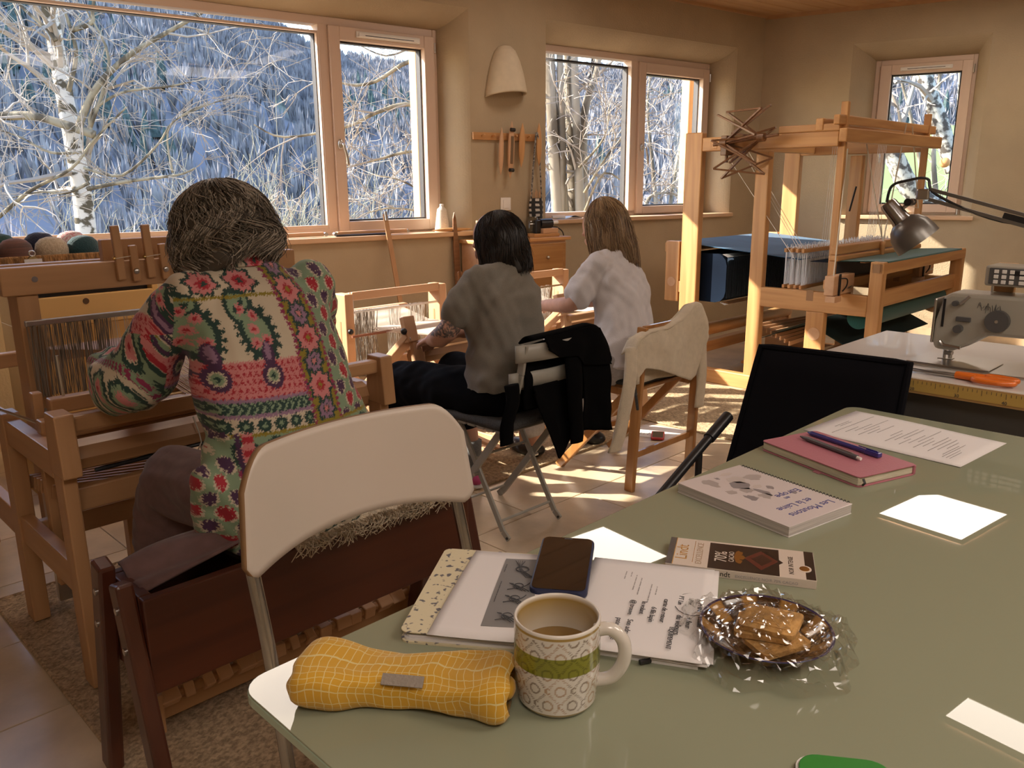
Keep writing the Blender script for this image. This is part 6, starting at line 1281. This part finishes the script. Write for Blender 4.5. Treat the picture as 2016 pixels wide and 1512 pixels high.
bx('elbow_plate', STEEL, t, .024, .036, .115, .175, .28, .345, .004); tb('elbow_knob', BLACKP, t, [(.02, .135, .27), (.05, .135, .27)], .014, 12); bx('head_bracket', STEEL, t, -.005, .005, .535, .570, .412, .442, .004); tb('head_knob', BLACKP, t, [(-.02, .585, .405), (.02, .585, .405)], .011, 12); tb('head_stem', STEEL, t, [(0, .575, .41), nk+ax*.04], .006, 8)
tb('lamp_cable', BLACKP, t, catmull([nk-ax*.0, nk+Vector((0, -.01, .045)), nk+Vector((0, -.05, .06)), J+Vector((0, -.0, .045)), J+Vector((0, -.03, .0)), J+(E1-J)*.5+Vector((0, 0, -.015)), E1+Vector((0, .0, .03)), E1+Vector((0, -.05, .0)), Vector((.05, .02, .05))], 6), .004, 6)
B().lathe([(.03, .0), (.03, .012), (.012, .02), (.012, .06), (.001, .06)], 20, (.05, .02, 0)).build('clamp_base', BLACKP, t, smooth='auto')
t = gthing('perforated_box', 'white perforated box with a black plug behind the sewing machine', 'box', 2.80, .50, .0)
bx('case', WHITEP, t, -.03, .10, -.22, .0, .0, .80, .006); m = B()
for r in range(9):
    for c in range(7): m.box(-.0312, -.030, -.02-c*.022, -.012-c*.022, .67+r*.014, .675+r*.014)
m.build('holes', BLACKP, t); bx('plug', BLACKP, t, -.05, .0, .002, .05, .71, .75, .006)
# ================================================================== WALL AND SILL THINGS
def wl(name, label, cat, u, d, z, rz=37.1, group=None): return thing(name, label, cat, DA*u+NA*d+Vector((0, 0, z)), rz, group)
# plaster uplighter
t = wl('wall_sconce', 'half-cone wall lamp of clay plaster between the windows', 'wall lamp', 3.32, 4.45, 1.78)
def sc(u, v, k):
    a = PI+u*PI; prof = [(.152, 0), (.148, .03), (.130, .12), (.105, .20), (.075, .265), (.045, .295), (.0, .305)]
    i = min(5, int(v*6)); f_ = v*6-i; r, z = [prof[i][q]+(prof[i+1][q]-prof[i][q])*f_ for q in (0, 1)]
    return ((r-k)*math.cos(a), (r-k)*.85*math.sin(a)-.0005, z+.045*(u-.5)*(1-v)*.6+.02*math.sin(u*PI)*(1-v))
SCP = mat('sconce_plaster', (.58, .49, .35), .85, noise_amt=.05, noise_scale=20)
B().grid(lambda u, v: sc(u, v, 0), 28, 18).build('shell', SCP, t, smooth=True, solid=.010); B().sphere((0, -.05, .10), .03, 14, 10).build('bulb', mat('frosted_bulb', (.7, .68, .62), .4), t, smooth=True)
t = wl('light_switch', 'white square light switch below the shuttle rack', 'switch', 3.32, 4.45, 1.10); bx('plate', WHITEP, t, -.042, .042, -.009, 0, -.042, .042, .004); bx('rocker', WHITEP, t, -.025, .025, -.013, -.009, -.028, .028, .002)
t = thing('wall_socket', 'white double socket low on the sunlit right wall', 'socket', KC+DBr*1.52+Vector((0, 0, .262)), -30); bx('plate', WHITEP, t, -.048, .048, -.011, 0, -.036, .036, .004)
for x in (-.018, .018): tb('socket_hole', GREYP, t, [(x, -.0115, 0), (x, -.010, 0)], .003, 8)
t = wl('wall_socket', 'white socket under the second window behind the blue warp', 'socket', 5.88, 4.45, .35); bx('plate', WHITEP, t, -.04, .04, -.010, 0, -.04, .04, .004)
# peg rail and shuttles
t = wl('peg_rail', 'short pine peg rail holding weaving shuttles', 'peg rail', 3.325, 4.45, 1.53); bx('board', PINEX, t, -.265, .265, -.018, 0, -.024, .022, .003)
for x in (-.20, -.12, .06, .17, .25): tb('peg', PINE, t, [(x, -.018, 0), (x, -.05, .006)], .006, 8)
def shut(label, u, z0, z1, w_, mt, slot=False, tilt=0):
    t = wl('weaving_shuttle', label, 'shuttle', u, 4.405, (z0+z1)/2, 37.1, 'shuttles on the peg rail'); h = (z1-z0)/2; n = 14
    rings = []
    for i in range(n+1):
        v = -1+2*i/n; k = max(.04, (1-abs(v)**2.6)); rings.append([(w_*k*math.cos(a), -.010+.013*k*math.sin(a), v*h) for a in [q*2*PI/14 for q in range(14)]])
    b_ = B().loft(rings).build('body', mt, t, smooth=True); t.rotation_euler[1] = tilt
    if slot:
        bx('bobbin_slot', mat('slot_inside', (.16, .10, .05), .7), t, -w_*.42, w_*.42, -.0245, -.018, -h*.48, h*.48, .003)
        for s_ in (-1, 1): B().tube([(-w_*.6, -.022, s_*h*.70), (w_*.6, -.022, s_*h*.70)], .012, 14).build('roller', DARKM, t, smooth='auto')
    return t
shut('pale slim wooden shuttle hanging leftmost on the peg rail', 3.25, 1.285, 1.585, .018, PALEZ, tilt=.04); shut('pale boat shuttle with two black rollers on the peg rail', 3.33, 1.263, 1.625, .026, PALEZ, True, .05); shut('orange-brown wooden shuttle in the middle of the peg rail', 3.42, 1.335, 1.617, .024, PINE, tilt=.05); shut('orange-brown wooden shuttle rightmost on the peg rail', 3.565, 1.343, 1.623, .022, PINE)
GING = gridcheck('black_white_gingham', (.55, .52, .48), (.015, .015, .016), (5, 4), .5)
t = wl('gingham_bag', 'black and white gingham bag of sticks hanging from the peg rail', 'bag', 3.555, 4.42, 1.0)
def bag(u, v):
    a = u*2*PI; r = .060*(.85+.15*math.sin(v*PI)); return (r*math.cos(a), .030*math.sin(a)*(1-.3*v)-.005, v*.135)
o = B().grid(bag, 40, 16).build('pouch', GING, t); uvgrid(o, 40, 16)
GG = mat('twisted_cord', (.4, .38, .35), .9, col2=(.015, .015, .015), noise_scale=70, stretch=(1, 1, 1))
tb('strap', GG, t, catmull([(-.045, -.01, .13), (-.035, -.015, .30), (-.02, -.03, .54), (-.01, -.035, .545)], 5), .007, 6); tb('strap', GG, t, catmull([(.045, -.01, .13), (.03, -.015, .30), (.005, -.03, .50), (-.01, -.035, .545)], 5), .005, 6)
for k in range(9): tb('stick', PALEZ, t, [(-.035+.009*k, -.005, .05), (-.05+.0125*k, -.01+.004*(k % 3), .175+.02*((k*5) % 3)*.5)], .003, 6)
# cabinet
t = wl('drawer_cabinet', 'small oak drawer cabinet between the windows', 'cabinet', 3.30, 4.20, 0)
bx('top', PINEX, t, -.37, .38, -.01, .235, .862, .885, .004); bx('carcass', PALE, t, -.35, .35, .012, .23, .03, .862, .003)
for c in range(2):
    for k in range(4):
        x0 = -.34+c*.345; d = bx('drawer', OAK, t, x0, x0+.335, -.004, .012, .04+k*.205, .235+k*.205, .006); bx('drawer_panel', OAK, d, x0+.03, x0+.305, -.008, -.004, .06+k*.205, .215+k*.205, .003); B().sphere((x0+.17, -.014, .14+k*.205), .011, 12, 8).build('knob', STEEL, d, smooth=True)
WICK = mat('pale_wicker', (.50, .37, .20), .9, noise_amt=.4, noise_scale=120, bump=.8, bump_scale=150)
t = wl('wicker_basket', 'small pale wicker basket of bobbins on the drawer cabinet', 'basket', 3.05, 4.30, .885); B().lathe([(.055, 0), (.060, .05), (.062, .12), (.057, .12), (.054, .01), (.001, .008)], 24).build('basket', WICK, t, smooth='auto')
for k in range(5): tb('bobbin', SW, t, [(-.02+.012*k, .0+.01*(k % 2), .02), (-.035+.018*k, -.005, .135+.012*(k % 3))], .010, 8)
t = wl('bobbin_winder', 'black electric bobbin winder on the drawer cabinet', 'bobbin winder', 3.52, 4.30, .885)
bx('base', PINEX, t, -.12, .10, -.06, .06, 0, .022, .003); bx('block', PALE, t, -.03, .10, -.045, .04, .022, .055, .003); B().tube([(-.03, 0, .085), (.07, 0, .085)], .032, 16).build('motor', BLACKP, t, smooth='auto'); bx('bracket', BLACKP, t, -.07, -.03, -.02, .02, .022, .11, .006); tb('spindle', STEEL, t, [(-.03, 0, .085), (-.11, 0, .085)], .004, 8); tb('cable', BLACKP, t, catmull([(.08, .02, .06), (.14, .0, .05), (.165, -.03, -.02), (.165, -.03, -.30), (.17, -.03, -.6)], 6), .004, 6); B().tube([(.07, 0, .085), (.13, .0, .09)], [.012, .012], 10).build('spool', WHITEP, t, smooth='auto')
t = wl('jar', 'tall dark jar behind the bobbin winder', 'jar', 3.50, 4.385, .885); B().lathe([(.04, 0), (.045, .02), (.045, .10), (.035, .115), (.03, .13), (.001, .13)], 20).build('jar_body', mat('smoky_glass', (.10, .08, .05), .1, coat=.5), t, smooth='auto')
t = wl('sill_papers', 'blue-white papers on the sill of the second window', 'paper', 3.93, 4.52, .9865); o = sheet('paper', t, .26, .14, .0005, lambda u, v: .022*math.exp(-((u-.55)*5)**2)*(1-v*.4), mat('bluish_paper', (.60, .66, .74), .7)); tb('tube', PAPER, t, [(-.16, -.02, .012), (-.06, -.04, .012)], .012, 10)
# sill of window 1
t = wl('yarn_cone', 'cone of cream yarn on the right end of the wide sill', 'yarn cone', 2.87, 4.53, .935); B().lathe([(.050, 0), (.052, .004), (.048, .01)]+[(.047-.0011*i+.0008*(i % 2), .012+.008*i) for i in range(17)]+[(.016, .152), (.012, .160), (.001, .160)], 28).build('yarn', YARN, t, smooth='auto'); B().lathe([(.010, .15), (.013, .17), (.011, .172), (.001, .172)], 14).build('cone_tip', WHITEP, t)
t = wl('weaving_shuttle', 'long orange-brown shuttle lying on the wide sill beside the yarn cone', 'shuttle', 2.895, 4.445, .935, 34); rings = []
for i in range(15): v = -1+2*i/14; k = max(.05, 1-abs(v)**2.4); rings.append([(v*.15, .018*k*math.cos(a), .013+.012*k*math.sin(a)) for a in [q*2*PI/12 for q in range(12)]])
B().loft(rings).build('body', PINEX, t, smooth=True)
t = wl('temple_stick', 'pale wooden weaving temple with steel ends on the wide sill, right of the mullion', 'weaving temple', 2.35, 4.50, .935, 40); bx('bar', PALE, t, -.24, .24, -.016, .016, 0.004, .028, .003)
for s_ in (-1, 1): tb('wheel', STEEL, t, [(s_*.25, -.012, .014), (s_*.25, .012, .014)], .012, 12)
t = wl('black_rod', 'thin black rod lying in front of the weaving temple', 'rod', 2.27, 4.455, .935, 37.1); tb('rod', BLACKP, t, [(-.18, 0, .006), (.18, 0, .006)], .006, 8)
t = wl('temple_stick', 'pale wooden weaving temple on the wide sill, left of the mullion', 'weaving temple', 1.88, 4.52, .935, 38); bx('bar', PALE, t, -.20, .16, -.015, .015, .004, .028, .003); tb('wheel', STEEL, t, [(.175, -.012, .014), (.175, .012, .014)], .012, 12)
t = wl('wooden_lath', 'long wooden lath with a metal tip leaning on the wide sill behind the folding loom', 'lath', 2.43, 4.30, 0); br('lath', BEECHZ, t, (.0, -.12, .0), (-.03, .125, 1.06), .030, .010, .002, (0, 1, 0)); br('tip', STEEL, t, (-.029, .108, 1.02), (-.030, .12, 1.075), .018, .014, .002, (0, 1, 0))
t = wl('wooden_paddle', 'thin brown wooden sword leaning beside the drawer cabinet', 'weaving sword', 2.90, 4.40, 0); B().prism([(-.02, 0), (.02, 0), (.022, .85), (.010, 1.02), (0, 1.06), (-.012, 1.02), (-.020, .85)], -.006, .006).xf(Matrix.Rotation(-.06, 4, 'X') @ Matrix.Rotation(PI/2, 4, 'X')).build('sword', SW, t, bevel=.002); t.location += NA*-.03
t = wl('netting_shuttle', 'brown forked shuttle standing behind the grey-shirted weaver', 'shuttle', 2.78, 4.2, 0); B().prism([(-.02, 0), (.02, 0), (.022, .62), (.020, .70), (.008, .71), (.006, .67), (-.006, .67), (-.008, .71), (-.020, .70), (-.022, .62)], -.005, .005).xf(Matrix.Rotation(PI/2, 4, 'X')).build('shuttle_blade', SW, t, bevel=.002)
# tray of knitted socks on the drawer box
t = gthing('wicker_tray', 'brown wicker tray on the yellow drawer box by the wide window', 'tray', .985, 3.57, .93)
TR = mat('brown_wicker', (.30, .15, .05), .8, noise_amt=.5, noise_scale=90, stretch=(1, 1, .3), bump=.8, bump_scale=150)
bx('tray_floor', TR, t, -.21, .20, -.10, .10, 0, .008, .002)
for s_ in (-1, 1): bx('tray_side', TR, t, -.21, .20, s_*.10-.008, s_*.10+.008, 0, .045, .005); bx('tray_side', TR, t, s_*.205-.008, s_*.205+.008, -.092, .092, 0, .045, .005)
def sock(label, gx_, gy_, z, c1, c2, rz, s_=1, stripes=False):
    t = gthing('knitted_hat', label, 'knitted hat', gx_, gy_, z, 45+rz, 'knitted hats in the wicker tray')
    K1 = mat('knit_'+label.split()[0], c1, .95, col2=c2, noise_scale=120 if not stripes else 8, stretch=(.6, .6, 12) if stripes else None, bump=.6, bump_scale=260, sheen=.2)
    B().lathe([(.052*s_, 0), (.056*s_, .02), (.058*s_, .05), (.052*s_, .075), (.036*s_, .092), (.015*s_, .099), (.001, .10)], 24, (0, 0, 0), 1.05, .75).build('crown', K1, t, smooth=True); B().lathe([(.056*s_, -.002), (.061*s_, .004), (.062*s_, .016), (.058*s_, .02)], 24, (0, 0, 0), 1.05, .75).build('brim', K1, t, smooth=True)
    return t
for lab, x, y, z, c1, c2, st in (('russet striped knitted hat in the wicker tray, left', .875, 3.53, .94, (.22, .085, .06), (.10, .05, .04), True), ('cream flecked knitted hat in the wicker tray, middle', 1.00, 3.53, .94, (.52, .42, .30), (.40, .31, .21), False), ('teal knitted hat in the wicker tray, right', 1.115, 3.53, .94, (.010, .045, .055), (.012, .055, .065), False),
    ('bottle-green knitted hat behind the russet one', .845, 3.615, .955, (.012, .05, .045), (.02, .06, .05), False), ('navy knitted hat behind the cream one', .985, 3.615, .955, (.008, .010, .03), (.012, .014, .04), False), ('white hat with pink specks behind the teal one', 1.10, 3.615, .955, (.62, .55, .52), (.50, .18, .20), False)): sock(lab, x, y, z, c1, c2, rnd.uniform(-10, 10), 1.0, st)
t = gthing('clip_note', 'white card held by a brass clip on the tray edge', 'card', .905, 3.44, .93); bx('card', PAPER, t, -.03, .03, -.006, -.003, -.01, .035, 0); B().prism([(-.022, 0), (.022, 0), (.008, .014), (-.008, .014)], -.009, .004).xf(Matrix.Translation((0, 0, .03)) @ Matrix.Rotation(PI/2, 4, 'X')).build('clip', mat('brass_clip', (.5, .4, .2), .3, 1), t); B().tube([(.010*math.cos(a), 0, .055+.010*math.sin(a)) for a in [i*2*PI/14 for i in range(14)]], .003, 6, closed=True).build('clip_ring', STEEL, t, smooth=True)
# storage behind the left loom, at the picture edge
t = gthing('textile_shelf', 'low pine shelf of folded textiles at the left picture edge', 'shelf', .45, 3.3)
for z in (.25, .5, .72): bx('shelf_board', PINEX, t, -.35, .16, -.12, .12, z, z+.025, .003)
for x in (-.34, .14): bx('side_post', PINE, t, x-.015, x+.015, -.12, .12, 0, .74, .003)
for k, (z, c, lab) in enumerate(((.525, (.05, .06, .04), 'dark green patterned textile folded on the left shelf'), (.275, (.35, .28, .2), 'beige textile folded on the lowest left shelf board'), (.745, (.03, .04, .06), 'navy textile folded on top of the left shelf'))):
    q = gthing('folded_textile', lab, 'textile', .45, 3.3, z); 
    for j in range(3): B().loft([[(x_*kk, y_*kk, zz) for x_, y_ in rrect(-.14, .14, -.10, .10, .02, 4)] for zz, kk in ((j*.03+.001, .97), (j*.03+.015, 1), (j*.03+.029, .97))]).build('fold', mat('textile_%d_%d' % (k, j), c, .95, noise_amt=.6, noise_scale=30, bump=.3), q, smooth=True)
